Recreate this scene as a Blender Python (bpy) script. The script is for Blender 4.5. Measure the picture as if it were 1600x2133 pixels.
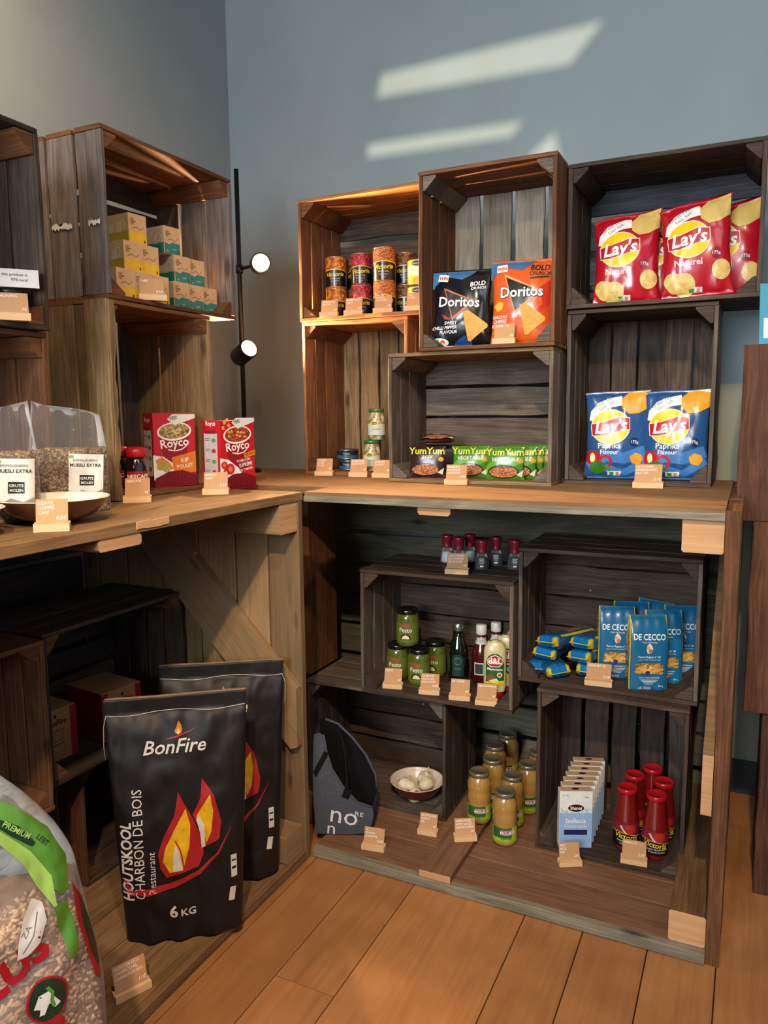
import bpy, bmesh, math, random
from math import pi, sin, cos, radians as R, atan2, hypot
from mathutils import Vector, Matrix, noise
random.seed(11)
S = bpy.context.scene
for o in list(bpy.data.objects): bpy.data.objects.remove(o)
COL = S.collection
# ------------------------------------------------------------------ camera
CAM_H = 1.28
cd = bpy.data.cameras.new('camera'); cam = bpy.data.objects.new('camera', cd); COL.objects.link(cam)
yaw, pitch, roll = R(25.783), R(7.309), R(-0.559)
fw = Vector((-sin(yaw)*cos(pitch), cos(yaw)*cos(pitch), -sin(pitch)))
rt = Vector((cos(yaw), sin(yaw), 0)); up = rt.cross(fw)
r2 = rt*cos(roll)+up*sin(roll); u2 = up*cos(roll)-rt*sin(roll)
m = Matrix((r2, u2, -fw)).transposed().to_4x4(); m.translation = (0, 0, CAM_H)
cam.matrix_world = m
cd.sensor_fit = 'HORIZONTAL'; cd.sensor_width = 36; cd.lens = 36*1589.4/1600
cd.clip_start = .02
S.camera = cam
# ------------------------------------------------------------------ view + world + lights
S.view_settings.view_transform = 'Standard'; S.view_settings.look = 'None'
S.view_settings.gamma = 1; S.view_settings.use_curve_mapping = False
S.view_settings.exposure = 1.08
w = bpy.data.worlds.new('world'); S.world = w; w.use_nodes = True
w.node_tree.nodes['Background'].inputs[0].default_value = (.55, .72, 1, 1)
w.node_tree.nodes['Background'].inputs[1].default_value = .25
def lamp(kind, name, loc, target, power, color, **kw):
    l = bpy.data.lights.new(name, kind); l.energy = power; l.color = color
    for k, v in kw.items(): setattr(l, k, v)
    o = bpy.data.objects.new(name, l); COL.objects.link(o); o.location = loc
    o.rotation_euler = (Vector(target)-Vector(loc)).to_track_quat('-Z', 'Y').to_euler()
    return o
SUN = Vector((.10, 1, -.04))
lamp('SUN', 'low_sun', (0, -5, 3), Vector((0, -5, 3))+SUN, 2.0, (1, .80, .58), angle=R(.5))
lamp('AREA', 'window_daylight', (-.6, -2.35, 2.0), (-.2, 2.7, 1.9), 26, (.80, .90, 1), shape='RECTANGLE', size=1.5, size_y=1.3, spread=R(100))
lamp('AREA', 'overhead_fill', (1.3, .9, 3.1), (.6, 2.7, 2.2), 9, (.74, .87, 1), shape='RECTANGLE', size=1.6, size_y=1.0)  # added cool fill for the back wall, no actual roof opening above
lamp('SPOT', 'ceiling_spot_counter', (.12, -.7, 2.9), (-.5, 1.9, .3), 140, (1, .76, .52), spot_size=R(52), spot_blend=.6, shadow_soft_size=.04)
lamp('SPOT', 'ceiling_spot_left', (-.05, .25, 2.9), (-1.15, 1.1, .6), 50, (1, .74, .48), spot_size=R(50), spot_blend=.7, shadow_soft_size=.04)
lamp('SPOT', 'ceiling_spot_wall', (-1.3, .9, 2.75), (-2.0, 1.1, 2.35), 50, (1, .64, .38), spot_size=R(110), spot_blend=1, shadow_soft_size=.05)
lamp('SPOT', 'ceiling_spot_tea', (.1, .3, 2.85), (-1.5, 1.68, 1.68), 42, (1, .76, .50), spot_size=R(20), spot_blend=.8, shadow_soft_size=.04)
lamp('SPOT', 'ceiling_spot_crates', (-.1, .0, 2.7), (-.6, 2.2, 1.6), 34, (1, .80, .58), spot_size=R(46), spot_blend=.8, shadow_soft_size=.05)
# ------------------------------------------------------------------ materials
MATS = {}
def nmat(name):
    mt = bpy.data.materials.new(name); mt.use_nodes = True
    nt = mt.node_tree; b = nt.nodes['Principled BSDF']
    return mt, nt, b
def N(nt, t, **kw):
    n = nt.nodes.new(t)
    for k, v in kw.items(): setattr(n, k, v)
    return n
def srgb(c):
    if isinstance(c, str):
        c = [int(c[i:i+2], 16)/255 for i in (0, 2, 4)]
        return tuple((x/12.92 if x <= .04045 else ((x+.055)/1.055)**2.4) for x in c)+(1,)
    return tuple(c)+(1,)
def ramp(nt, fac, stops):
    r = N(nt, 'ShaderNodeValToRGB'); e = r.color_ramp.elements
    while len(e) < len(stops): e.new(.5)
    for k, (p, c) in zip(e, stops): k.position = p; k.color = srgb(c)
    nt.links.new(fac, r.inputs[0]); return r.outputs[0]
def wood(name, cd_, cm, cl, rough=.75, bump=.35, grain=1.0, spec=.25, stain=.35, knots=.85):
    if name in MATS: return MATS[name]
    mt, nt, b = nmat(name); L = nt.links.new
    uv = N(nt, 'ShaderNodeUVMap'); at = N(nt, 'ShaderNodeAttribute', attribute_name='tint')
    mp = N(nt, 'ShaderNodeMapping'); mp.inputs['Scale'].default_value = (6*grain, 170*grain, 1); L(uv.outputs[0], mp.inputs[0])
    n1 = N(nt, 'ShaderNodeTexNoise'); n1.inputs['Scale'].default_value = 1; n1.inputs['Detail'].default_value = 5; n1.inputs['Roughness'].default_value = .72; L(mp.outputs[0], n1.inputs[0])
    mp2 = N(nt, 'ShaderNodeMapping'); mp2.inputs['Scale'].default_value = (2.2*grain, 20*grain, 1); L(uv.outputs[0], mp2.inputs[0])
    n2 = N(nt, 'ShaderNodeTexNoise'); n2.inputs['Scale'].default_value = 1; n2.inputs['Detail'].default_value = 3; n2.inputs['Distortion'].default_value = 1.4; L(mp2.outputs[0], n2.inputs[0])
    mul = N(nt, 'ShaderNodeMath', operation='MULTIPLY'); mul.inputs[1].default_value = 6; L(n2.outputs[0], mul.inputs[0])
    fr = N(nt, 'ShaderNodeMath', operation='PINGPONG'); fr.inputs[1].default_value = 1; L(mul.outputs[0], fr.inputs[0])
    mx = N(nt, 'ShaderNodeMix'); mx.data_type = 'FLOAT'; mx.inputs[0].default_value = .16; L(n1.outputs[0], mx.inputs[2]); L(fr.outputs[0], mx.inputs[3])
    col = ramp(nt, mx.outputs[0], [(.2, cd_), (.5, cm), (.82, cl)])
    # knots
    mp3 = N(nt, 'ShaderNodeMapping'); mp3.inputs['Scale'].default_value = (3.0, 9.0, 1); L(uv.outputs[0], mp3.inputs[0])
    vo = N(nt, 'ShaderNodeTexVoronoi'); vo.inputs['Scale'].default_value = 1; L(mp3.outputs[0], vo.inputs[0])
    kr = ramp(nt, vo.outputs['Distance'], [(.05, (.25, .2, .17)), (.13, (1, 1, 1))])
    mk = N(nt, 'ShaderNodeMix'); mk.data_type = 'RGBA'; mk.blend_type = 'MULTIPLY'; mk.inputs[0].default_value = knots; L(col, mk.inputs[6]); L(kr, mk.inputs[7])
    # stains (dirt blotches)
    n4 = N(nt, 'ShaderNodeTexNoise'); n4.inputs['Scale'].default_value = 7; n4.inputs['Detail'].default_value = 4; L(uv.outputs[0], n4.inputs[0])
    sr = ramp(nt, n4.outputs[0], [(.38, (.45, .43, .42)), (.6, (1, 1, 1))])
    ms = N(nt, 'ShaderNodeMix'); ms.data_type = 'RGBA'; ms.blend_type = 'MULTIPLY'; ms.inputs[0].default_value = stain; L(mk.outputs[2], ms.inputs[6]); L(sr, ms.inputs[7])
    # per plank tint
    mr = N(nt, 'ShaderNodeMapRange'); mr.inputs[3].default_value = .68; mr.inputs[4].default_value = 1.32; L(at.outputs['Fac'], mr.inputs[0])
    hv = N(nt, 'ShaderNodeHueSaturation'); L(ms.outputs[2], hv.inputs['Color']); L(mr.outputs[0], hv.inputs['Value'])
    L(hv.outputs[0], b.inputs['Base Color'])
    b.inputs['Roughness'].default_value = rough; b.inputs['Specular IOR Level'].default_value = spec
    bp = N(nt, 'ShaderNodeBump'); bp.inputs['Strength'].default_value = bump; bp.inputs['Distance'].default_value = .002; L(mx.outputs[0], bp.inputs['Height']); L(bp.outputs[0], b.inputs['Normal'])
    MATS[name] = mt; return mt
def plain(c, rough=.5, metal=0, spec=.5, coat=0, var=.06, bump=0, scale=60, sheen=0):
    key = ('p', str(c), rough, metal, spec, coat, bump, scale)
    if key in MATS: return MATS[key]
    mt, nt, b = nmat('surface_%d' % len(MATS)); L = nt.links.new
    tc = N(nt, 'ShaderNodeTexCoord'); n = N(nt, 'ShaderNodeTexNoise'); n.inputs['Scale'].default_value = scale; n.inputs['Detail'].default_value = 3; L(tc.outputs['Object'], n.inputs[0])
    c = srgb(c)[:3]
    col = ramp(nt, n.outputs[0], [(.3, tuple(x*(1-var) for x in c)), (.7, tuple(min(1, x*(1+var)) for x in c))])
    L(col, b.inputs['Base Color'])
    b.inputs['Roughness'].default_value = rough; b.inputs['Metallic'].default_value = metal
    b.inputs['Specular IOR Level'].default_value = spec; b.inputs['Coat Weight'].default_value = coat; b.inputs['Coat Roughness'].default_value = .08
    if bump:
        bp = N(nt, 'ShaderNodeBump'); bp.inputs['Strength'].default_value = bump; bp.inputs['Distance'].default_value = .003; L(n.outputs[0], bp.inputs['Height']); L(bp.outputs[0], b.inputs['Normal'])
    MATS[key] = mt; return mt
def cells(name, c1, c2, c3, scale=120, rough=.5, coat=.5, stretch=(1, 1, 1)):
    if name in MATS: return MATS[name]
    mt, nt, b = nmat(name); L = nt.links.new
    tc = N(nt, 'ShaderNodeTexCoord'); mp = N(nt, 'ShaderNodeMapping'); mp.inputs['Scale'].default_value = stretch; L(tc.outputs['Object'], mp.inputs[0])
    v = N(nt, 'ShaderNodeTexVoronoi'); v.inputs['Scale'].default_value = scale; L(mp.outputs[0], v.inputs[0])
    sp = N(nt, 'ShaderNodeSeparateColor'); L(v.outputs['Color'], sp.inputs[0])
    c = ramp(nt, sp.outputs[0], [(.0, c1), (.5, c2), (1, c3)])
    e = ramp(nt, v.outputs['Distance'], [(.35, (1, 1, 1)), (.75, (.35, .3, .28))])
    mk = N(nt, 'ShaderNodeMix'); mk.data_type = 'RGBA'; mk.blend_type = 'MULTIPLY'; mk.inputs[0].default_value = 1; L(c, mk.inputs[6]); L(e, mk.inputs[7])
    L(mk.outputs[2], b.inputs['Base Color']); b.inputs['Roughness'].default_value = rough; b.inputs['Coat Weight'].default_value = coat; b.inputs['Coat Roughness'].default_value = .1
    bp = N(nt, 'ShaderNodeBump'); bp.invert = True; bp.inputs['Strength'].default_value = .6; bp.inputs['Distance'].default_value = .004; L(v.outputs['Distance'], bp.inputs['Height']); L(bp.outputs[0], b.inputs['Normal'])
    MATS[name] = mt; return mt
def clear(name, tint=(1, 1, 1), rough=.08, haze=.06):
    if name in MATS: return MATS[name]
    mt, nt, b = nmat(name); L = nt.links.new
    tr = N(nt, 'ShaderNodeBsdfTransparent'); tr.inputs[0].default_value = tuple(tint)+(1,)
    b.inputs['Base Color'].default_value = (.9, .9, .88, 1); b.inputs['Roughness'].default_value = rough
    lw = N(nt, 'ShaderNodeLayerWeight'); lw.inputs[0].default_value = .35
    mr = N(nt, 'ShaderNodeMapRange'); mr.inputs[3].default_value = haze; mr.inputs[4].default_value = .55; L(lw.outputs['Fresnel'], mr.inputs[0])
    nz = N(nt, 'ShaderNodeTexNoise'); nz.inputs['Scale'].default_value = 14; nz.inputs['Distortion'].default_value = 2
    tc = N(nt, 'ShaderNodeTexCoord'); L(tc.outputs['Object'], nz.inputs[0])
    bp = N(nt, 'ShaderNodeBump'); bp.inputs['Strength'].default_value = .5; bp.inputs['Distance'].default_value = .01; L(nz.outputs[0], bp.inputs['Height']); L(bp.outputs[0], b.inputs['Normal'])
    mx = N(nt, 'ShaderNodeMixShader'); L(mr.outputs[0], mx.inputs[0]); L(tr.outputs[0], mx.inputs[1]); L(b.outputs[0], mx.inputs[2])
    L(mx.outputs[0], nt.nodes['Material Output'].inputs[0]); MATS[name] = mt; return mt
def glow(name, c, s):
    mt, nt, b = nmat(name); b.inputs['Base Color'].default_value = (1, .8, .5, 1)
    b.inputs['Emission Color'].default_value = tuple(c)+(1,); b.inputs['Emission Strength'].default_value = s; return mt
W_GREY = wood('weathered_grey_wood', '3a322b', '61554a', '8a7c6c')
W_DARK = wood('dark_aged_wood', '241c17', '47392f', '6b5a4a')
W_BLUE = wood('slate_grey_wood', '25262a', '44454a', '6a6a6c')
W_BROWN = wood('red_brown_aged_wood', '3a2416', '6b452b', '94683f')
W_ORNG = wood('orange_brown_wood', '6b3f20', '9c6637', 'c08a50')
W_TAN = wood('ragged_tan_wood', '4a3a26', '7d6444', 'ab8d62', bump=.6)
W_BENCH = wood('bench_wood', '553c28', '80603f', '9f7d57', bump=.2, stain=.3)
W_PANEL = wood('pine_panel_wood', '73593c', '8d7150', '9f835e', bump=.1, stain=.15, grain=.7)
W_PALLET = wood('pallet_plank_wood', '38362c', '5d5a49', '7d7862', bump=.2)
W_SAWN = wood('fresh_sawn_wood', '9c7048', 'bd9064', 'd2ab7f', bump=.3, grain=.6, stain=.1)
W_TAG = wood('beech_wood', 'b98f62', 'd2aa7c', 'dfbd92', bump=.05, stain=.05, rough=.6)
W_NOSE = wood('grey_edge_wood', '4f4a40', '77705f', '9a917c', bump=.3)
W_BASE = wood('base_board_wood', '54392a', '7b573f', '947057', bump=.15, stain=.25)
W_FLOOR = wood('oak_floor_wood', '96643a', 'a87244', 'b67f4e', rough=.42, bump=.04, spec=.4, stain=.3, grain=.45, knots=0)
W_STACK = wood('dark_red_brown_wood', '2f1c14', '553525', '74503a')
# ------------------------------------------------------------------ mesh builder
class MB:
    def __init__(s): s.v = []; s.f = []; s.m = []; s.uv = []; s.t = []; s.mats = []; s.sm = []
    def mi(s, mat):
        if mat not in s.mats: s.mats.append(mat)
        return s.mats.index(mat)
    def add(s, vs, fs, mat, uvs=None, tint=.5, smooth=False):
        b = len(s.v); s.v += [tuple(v) for v in vs]; k = s.mi(mat) if not isinstance(mat, list) else None
        for i, f in enumerate(fs):
            s.f.append([b+j for j in f]); s.m.append(s.mi(mat[i]) if k is None else k)
            s.uv.append(uvs[i] if uvs else [(vs[j][0], vs[j][2]) for j in f]); s.t.append(tint); s.sm.append(smooth)
    def plank(s, p0, p1, axis, mat, jit=.0015, seg=6, ch=.0012, ends=None, tint=None, ragged=0):
        a = axis; o = [i for i in range(3) if i != a]
        d = [p1[i]-p0[i] for i in range(3)]
        b, c = (o[0], o[1]) if d[o[0]] >= d[o[1]] else (o[1], o[0])      # b = width, c = thickness
        tint = random.random() if tint is None else tint
        uo, vo = random.uniform(0, 50), random.uniform(0, 50); sd = random.uniform(0, 100)
        vs = []; W, T = d[b], d[c]; ch = min(ch, T*.3)
        prof = [(ch, 0), (W-ch, 0), (W, ch), (W, T-ch), (W-ch, T), (ch, T), (0, T-ch), (0, ch)]
        if ragged: seg = 26
        for k in range(seg+1):
            t = k/seg; x = p0[a]+d[a]*t
            j1 = noise.noise((t*4, sd, 0))*jit*2; j2 = noise.noise((t*4, sd, 9))*jit*2; jt = noise.noise((t*3, sd, 5))*jit*.7
            if ragged: j2 -= abs(noise.noise((t*9, sd, 3)))*ragged+abs(noise.noise((t*27, sd, 3)))*ragged*.35
            for (w_, t_) in prof:
                q = [0, 0, 0]; q[a] = x + (noise.noise((w_*30, sd, t*9))*jit if k in (0, seg) else 0)
                q[b] = p0[b]+w_+(j2 if w_ > W/2 else j1); q[c] = p0[c]+t_+jt; vs.append(q)
        per = [0, W, W+T, W+T, W*2+T, W*2+T, 2*W+2*T, 2*W+2*T, 2*W+2*T]
        pv = [p[0]+(p[1]) for p in prof]
        fs = []; uvs = []
        for k in range(seg):
            for i in range(8):
                j = (i+1) % 8
                fs.append((k*8+i, k*8+j, k*8+8+j, k*8+8+i))
                x0 = p0[a]+d[a]*k/seg+uo; x1 = p0[a]+d[a]*(k+1)/seg+uo
                uvs.append([(x0, pv[i]+vo), (x0, pv[j]+vo), (x1, pv[j]+vo), (x1, pv[i]+vo)])
        fs2 = [tuple(range(7, -1, -1)), tuple(seg*8+i for i in range(8))]
        uv2 = [[(vs[j][b]*.6+uo, vs[j][c]*.6+vo) for j in f] for f in fs2]
        s.add(vs, fs, mat, uvs, tint); s.add([vs[j] for j in fs2[0]]+[vs[j] for j in fs2[1]], [tuple(range(8)), tuple(range(8, 16))], ends or mat, uv2, tint if not ends else .6)
    def box(s, p0, p1, mat, bev=.0, tint=.5):
        if bev == 0:
            x0, y0, z0 = p0; x1, y1, z1 = p1
            vs = [(x0, y0, z0), (x1, y0, z0), (x1, y1, z0), (x0, y1, z0), (x0, y0, z1), (x1, y0, z1), (x1, y1, z1), (x0, y1, z1)]
            s.add(vs, [(0, 3, 2, 1), (4, 5, 6, 7), (0, 1, 5, 4), (1, 2, 6, 5), (2, 3, 7, 6), (3, 0, 4, 7)], mat, tint=tint)
        else:
            bm = bmesh.new(); bmesh.ops.create_cube(bm, size=1)
            for v in bm.verts: v.co = [p0[i]+(v.co[i]+.5)*(p1[i]-p0[i]) for i in range(3)]
            bmesh.ops.bevel(bm, geom=list(bm.edges), offset=bev, segments=2, affect='EDGES', profile=.5)
            s.bm(bm, mat, tint=tint)
    def bm(s, bm, mat, tint=.5, smooth=False):
        bm.verts.index_update(); vs = [tuple(v.co) for v in bm.verts]; fs = [tuple(v.index for v in f.verts) for f in bm.faces]; bm.free()
        s.add(vs, fs, mat, tint=tint, smooth=smooth)
    def lathe(s, prof, mat, seg=32, c=(0, 0, 0), smooth=True, caps=True, mats=None):
        vs = [(c[0]+r*cos(2*pi*i/seg), c[1]+r*sin(2*pi*i/seg), c[2]+z) for r, z in prof for i in range(seg)]
        for k in range(len(prof)-1):
            fs = [(k*seg+i, k*seg+(i+1) % seg, k*seg+seg+(i+1) % seg, k*seg+seg+i) for i in range(seg)]
            if k == 0: allf = []; allm = []
            allf += fs; allm += [(mats[k] if mats else mat)]*seg
        if caps:
            allf.append(tuple(range(seg-1, -1, -1))); allf.append(tuple((len(prof)-1)*seg+i for i in range(seg))); allm += [allm[0], allm[-1]]
        s.add(vs, allf, allm, smooth=smooth)
    def tube(s, pts, r, mat, seg=10, cap=True):
        pts = [Vector(p) for p in pts]; vs = []; fs = []
        for i, p in enumerate(pts):
            d = (pts[min(i+1, len(pts)-1)]-pts[max(i-1, 0)]).normalized()
            a = d.cross(Vector((0, 0, 1)) if abs(d.z) < .9 else Vector((1, 0, 0))).normalized(); b = d.cross(a)
            rr = r[i] if isinstance(r, (list, tuple)) else r
            vs += [p+(a*cos(2*pi*k/seg)+b*sin(2*pi*k/seg))*rr for k in range(seg)]
        for i in range(len(pts)-1):
            fs += [(i*seg+k, i*seg+(k+1) % seg, i*seg+seg+(k+1) % seg, i*seg+seg+k) for k in range(seg)]
        if cap: fs += [tuple(range(seg-1, -1, -1)), tuple((len(pts)-1)*seg+k for k in range(seg))]
        s.add(vs, fs, mat, smooth=True)
    def decal(s, shape, P, mat, off=.0006, dx=0, dy=0, sub=.008, sc=1, rot=0):
        vs, fs = shape; c_, s_ = cos(rot), sin(rot)
        v2 = [((x*c_-y*s_)*sc+dx, (x*s_+y*c_)*sc+dy) for x, y in vs]
        if sub:
            bm = bmesh.new(); bv = [bm.verts.new((x, y, 0)) for x, y in v2]
            for f in fs:
                try: bm.faces.new([bv[i] for i in f])
                except ValueError: pass
            bmesh.ops.triangulate(bm, faces=bm.faces[:])
            for _ in range(6):
                es = [e for e in bm.edges if e.calc_length() > sub]
                if not es: break
                bmesh.ops.subdivide_edges(bm, edges=es, cuts=1); bmesh.ops.triangulate(bm, faces=[f for f in bm.faces if len(f.verts) > 3])
            bm.verts.index_update(); v2 = [(v.co.x, v.co.y) for v in bm.verts]; fs = [tuple(v.index for v in f.verts) for f in bm.faces]; bm.free()
        s.add([P(x, y, off) for x, y in v2], fs, mat, smooth=True)
    def text(s, str_, P, mat, size, dx=0, dy=0, off=.0009, rot=0, bold=0, shear=0, sx=1, align='CENTER', sub=.006):
        vs, fs = textmesh(str_, bold, shear, align)
        s.decal(([(x*size*sx, y*size) for x, y in vs], fs), P, mat, off, dx, dy, sub, 1, rot)
    def build(s, name, parent=None, loc=None):
        me = bpy.data.meshes.new(name); me.from_pydata(s.v, [], s.f)
        uvl = me.uv_layers.new(name='UVMap'); flat = [c for f in s.uv for p in f for c in p]; uvl.data.foreach_set('uv', flat)
        at = me.attributes.new('tint', 'FLOAT', 'FACE'); at.data.foreach_set('value', s.t)
        for mt in s.mats: me.materials.append(mt)
        me.polygons.foreach_set('material_index', s.m); me.polygons.foreach_set('use_smooth', s.sm)
        me.update(); o = bpy.data.objects.new(name, me); COL.objects.link(o)
        if parent: o.parent = parent
        if loc: o.location = loc
        return o
TX = {}
def textmesh(st, bold=0, shear=0, align='CENTER'):
    k = (st, bold, shear, align)
    if k not in TX:
        cu = bpy.data.curves.new('t', 'FONT'); cu.body = st; cu.size = 1; cu.offset = bold; cu.shear = shear; cu.align_x = align; cu.resolution_u = 2
        o = bpy.data.objects.new('t', cu); COL.objects.link(o)
        dg = bpy.context.evaluated_depsgraph_get(); me = bpy.data.meshes.new_from_object(o.evaluated_get(dg))
        TX[k] = ([(v.co.x, v.co.y) for v in me.vertices], [tuple(p.vertices) for p in me.polygons])
        bpy.data.objects.remove(o); bpy.data.curves.remove(cu); bpy.data.meshes.remove(me)
    return TX[k]
def ell(a, b, n=28): return ([(a*cos(2*pi*i/n), b*sin(2*pi*i/n)) for i in range(n)], [tuple(range(n))])
def ringshape(a, b, t, n=32):
    v = [(a*cos(2*pi*i/n), b*sin(2*pi*i/n)) for i in range(n)]+[((a-t)*cos(2*pi*i/n), (b-t)*sin(2*pi*i/n)) for i in range(n)]
    return (v, [(i, (i+1) % n, n+(i+1) % n, n+i) for i in range(n)])
def poly(pts): return (list(pts), [tuple(range(len(pts)))])
def rect(w, h): return poly([(-w/2, -h/2), (w/2, -h/2), (w/2, h/2), (-w/2, h/2)])
def strip(pts, w):
    v = []; n = len(pts)
    for i, p in enumerate(pts):
        a = pts[max(0, i-1)]; b = pts[min(n-1, i+1)]; dx, dy = b[0]-a[0], b[1]-a[1]; l = hypot(dx, dy) or 1
        ww = (w[i] if isinstance(w, list) else w)/2; v += [(p[0]-dy/l*ww, p[1]+dx/l*ww), (p[0]+dy/l*ww, p[1]-dx/l*ww)]
    return (v, [(2*i, 2*i+1, 2*i+3, 2*i+2) for i in range(n-1)])
# object helpers
def tag(o, label=None, cat=None, group=None, kind=None):
    if label: o['label'] = label
    if cat: o['category'] = cat
    if group: o['group'] = group
    if kind: o['kind'] = kind
    return o
def thing(name, label, cat, loc, rz=0, group=None, rx=0, ry=0):
    o = bpy.data.objects.new(name, None); COL.objects.link(o); o.empty_display_size = .05
    o.location = loc; o.rotation_euler = (rx, ry, rz); return tag(o, label, cat, group)
def dup(root, loc, rz=None, label=None, group=None, rx=None, ry=None):
    def cp(o, par):
        c = o.copy(); COL.objects.link(c)
        if par: c.parent = par
        for ch in [q for q in bpy.data.objects if q.parent == o]: cp(ch, c)
        return c
    r = cp(root, None); r.location = loc; e = list(root.rotation_euler)
    if rx is not None: e[0] = rx
    if ry is not None: e[1] = ry
    if rz is not None: e[2] = rz
    r.rotation_euler = e
    if label: r['label'] = label
    if group: r['group'] = group
    return r
def face(x, y): return atan2(-x, y)
def struct(mb, name): o = mb.build(name); o['kind'] = 'structure'; return o
# ================================================================== ROOM
WY, WX, CZ, FY, RX = 2.72, -2.005, 3.2, -2.6, 3.2
paint = plain((.26, .31, .31), rough=.75, spec=.2, var=.05, scale=3)
paintL = paint
mb = MB(); mb.box((WX-.1, WY, 0), (RX, WY+.1, CZ), paint); struct(mb, 'wall_back')
mb = MB(); mb.box((WX-.1, FY, 0), (WX, WY, CZ), paintL); struct(mb, 'wall_left')
mb = MB(); mb.box((WX-.1, FY-.1, CZ), (RX, WY+.1, CZ+.1), plain((.25, .24, .22), rough=.9, scale=2)); struct(mb, 'ceiling')
# unseen wall behind the camera, added openings shaped to throw the sun patches
def gobo_wall():
    T = (WY-(FY))/SUN.y
    def back(x, z): return (x-SUN.x*T, z-SUN.z*T)
    holes = [[(-1.308, 2.530), (-.506, 2.542), (-.609, 2.433), (-1.325, 2.454)],
             [(-1.365, 2.292), (-.769, 2.278), (-.81, 2.234), (-1.37, 2.247)],
             [(-.722, 2.176), (-.658, 2.222), (-.631, 2.10), (-.80, 2.10)]]
    bm = bmesh.new()
    x0, x1, z0, z1 = WX-.1, RX, 0, CZ
    outer = [(x0, z0), (x1, z0), (x1, z1), (x0, z1)]
    loops = [outer]+[[back(*p) for p in h] for h in holes]; edges = []
    for lp in loops:
        vs = [bm.verts.new((x, FY, z)) for x, z in lp]
        edges += [bm.edges.new((vs[i], vs[(i+1) % len(vs)])) for i in range(len(vs))]
    bmesh.ops.triangle_fill(bm, use_beauty=True, edges=edges)
    def inside(p, lp):
        n = len(lp); c = False
        for i in range(n):
            a, b = lp[i], lp[(i+1) % n]
            if (a[1] > p[1]) != (b[1] > p[1]) and p[0] < (b[0]-a[0])*(p[1]-a[1])/(b[1]-a[1])+a[0]: c = not c
        return c
    kill = [f for f in bm.faces if any(inside((f.calc_center_median().x, f.calc_center_median().z), lp) for lp in loops[1:])]
    bmesh.ops.delete(bm, geom=kill, context='FACES')
    mb = MB(); mb.bm(bm, plain((.3, .29, .27), rough=.9, scale=2)); struct(mb, 'sun_gobo_wall')
gobo_wall()
# floor
mb = MB(); xs = [WX-.05]; xs_ = [-1.86, -1.707, -1.553, -1.398, -1.244, -1.09, -.9355, -.7802, -.4712, -.3243, -.1720, -.0210, .14, .30, .46, .62, .78, .94, 1.1, 1.26, 1.42, 1.58, 1.9, 2.3, 2.8, 3.2]
xs += xs_
for i in range(len(xs)-1):
    y = FY-.0; k = 0
    cuts = [FY, random.uniform(-1.6, .4), (1.335 if i == 7 else random.uniform(2.2, 2.6)), WY]
    for a, b in zip(cuts[:-1], cuts[1:]):
        mb.plank((xs[i]+.0013, a+.001, -.02), (xs[i+1]-.0013, b-.001, 0), 1, W_FLOOR, jit=.0, seg=3, ch=.0012, tint=random.uniform(.3, .7))
mb.box((WX-.05, FY, -.06), (RX, WY, -.021), plain('2a1a10', rough=.9)); struct(mb, 'floor')
mb = MB(); mb.box((WX, WY-.015, 0), (RX, WY, .12), plain('2a3334', rough=.6)); struct(mb, 'baseboard_back')
mb = MB(); mb.box((-.16, WY-.012, .12), (1.2, WY, 1.365), plain((.26, .27, .20), rough=.7, scale=4)); struct(mb, 'khaki_slab_1')  # thin khaki box over the lower right of the back wall
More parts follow.
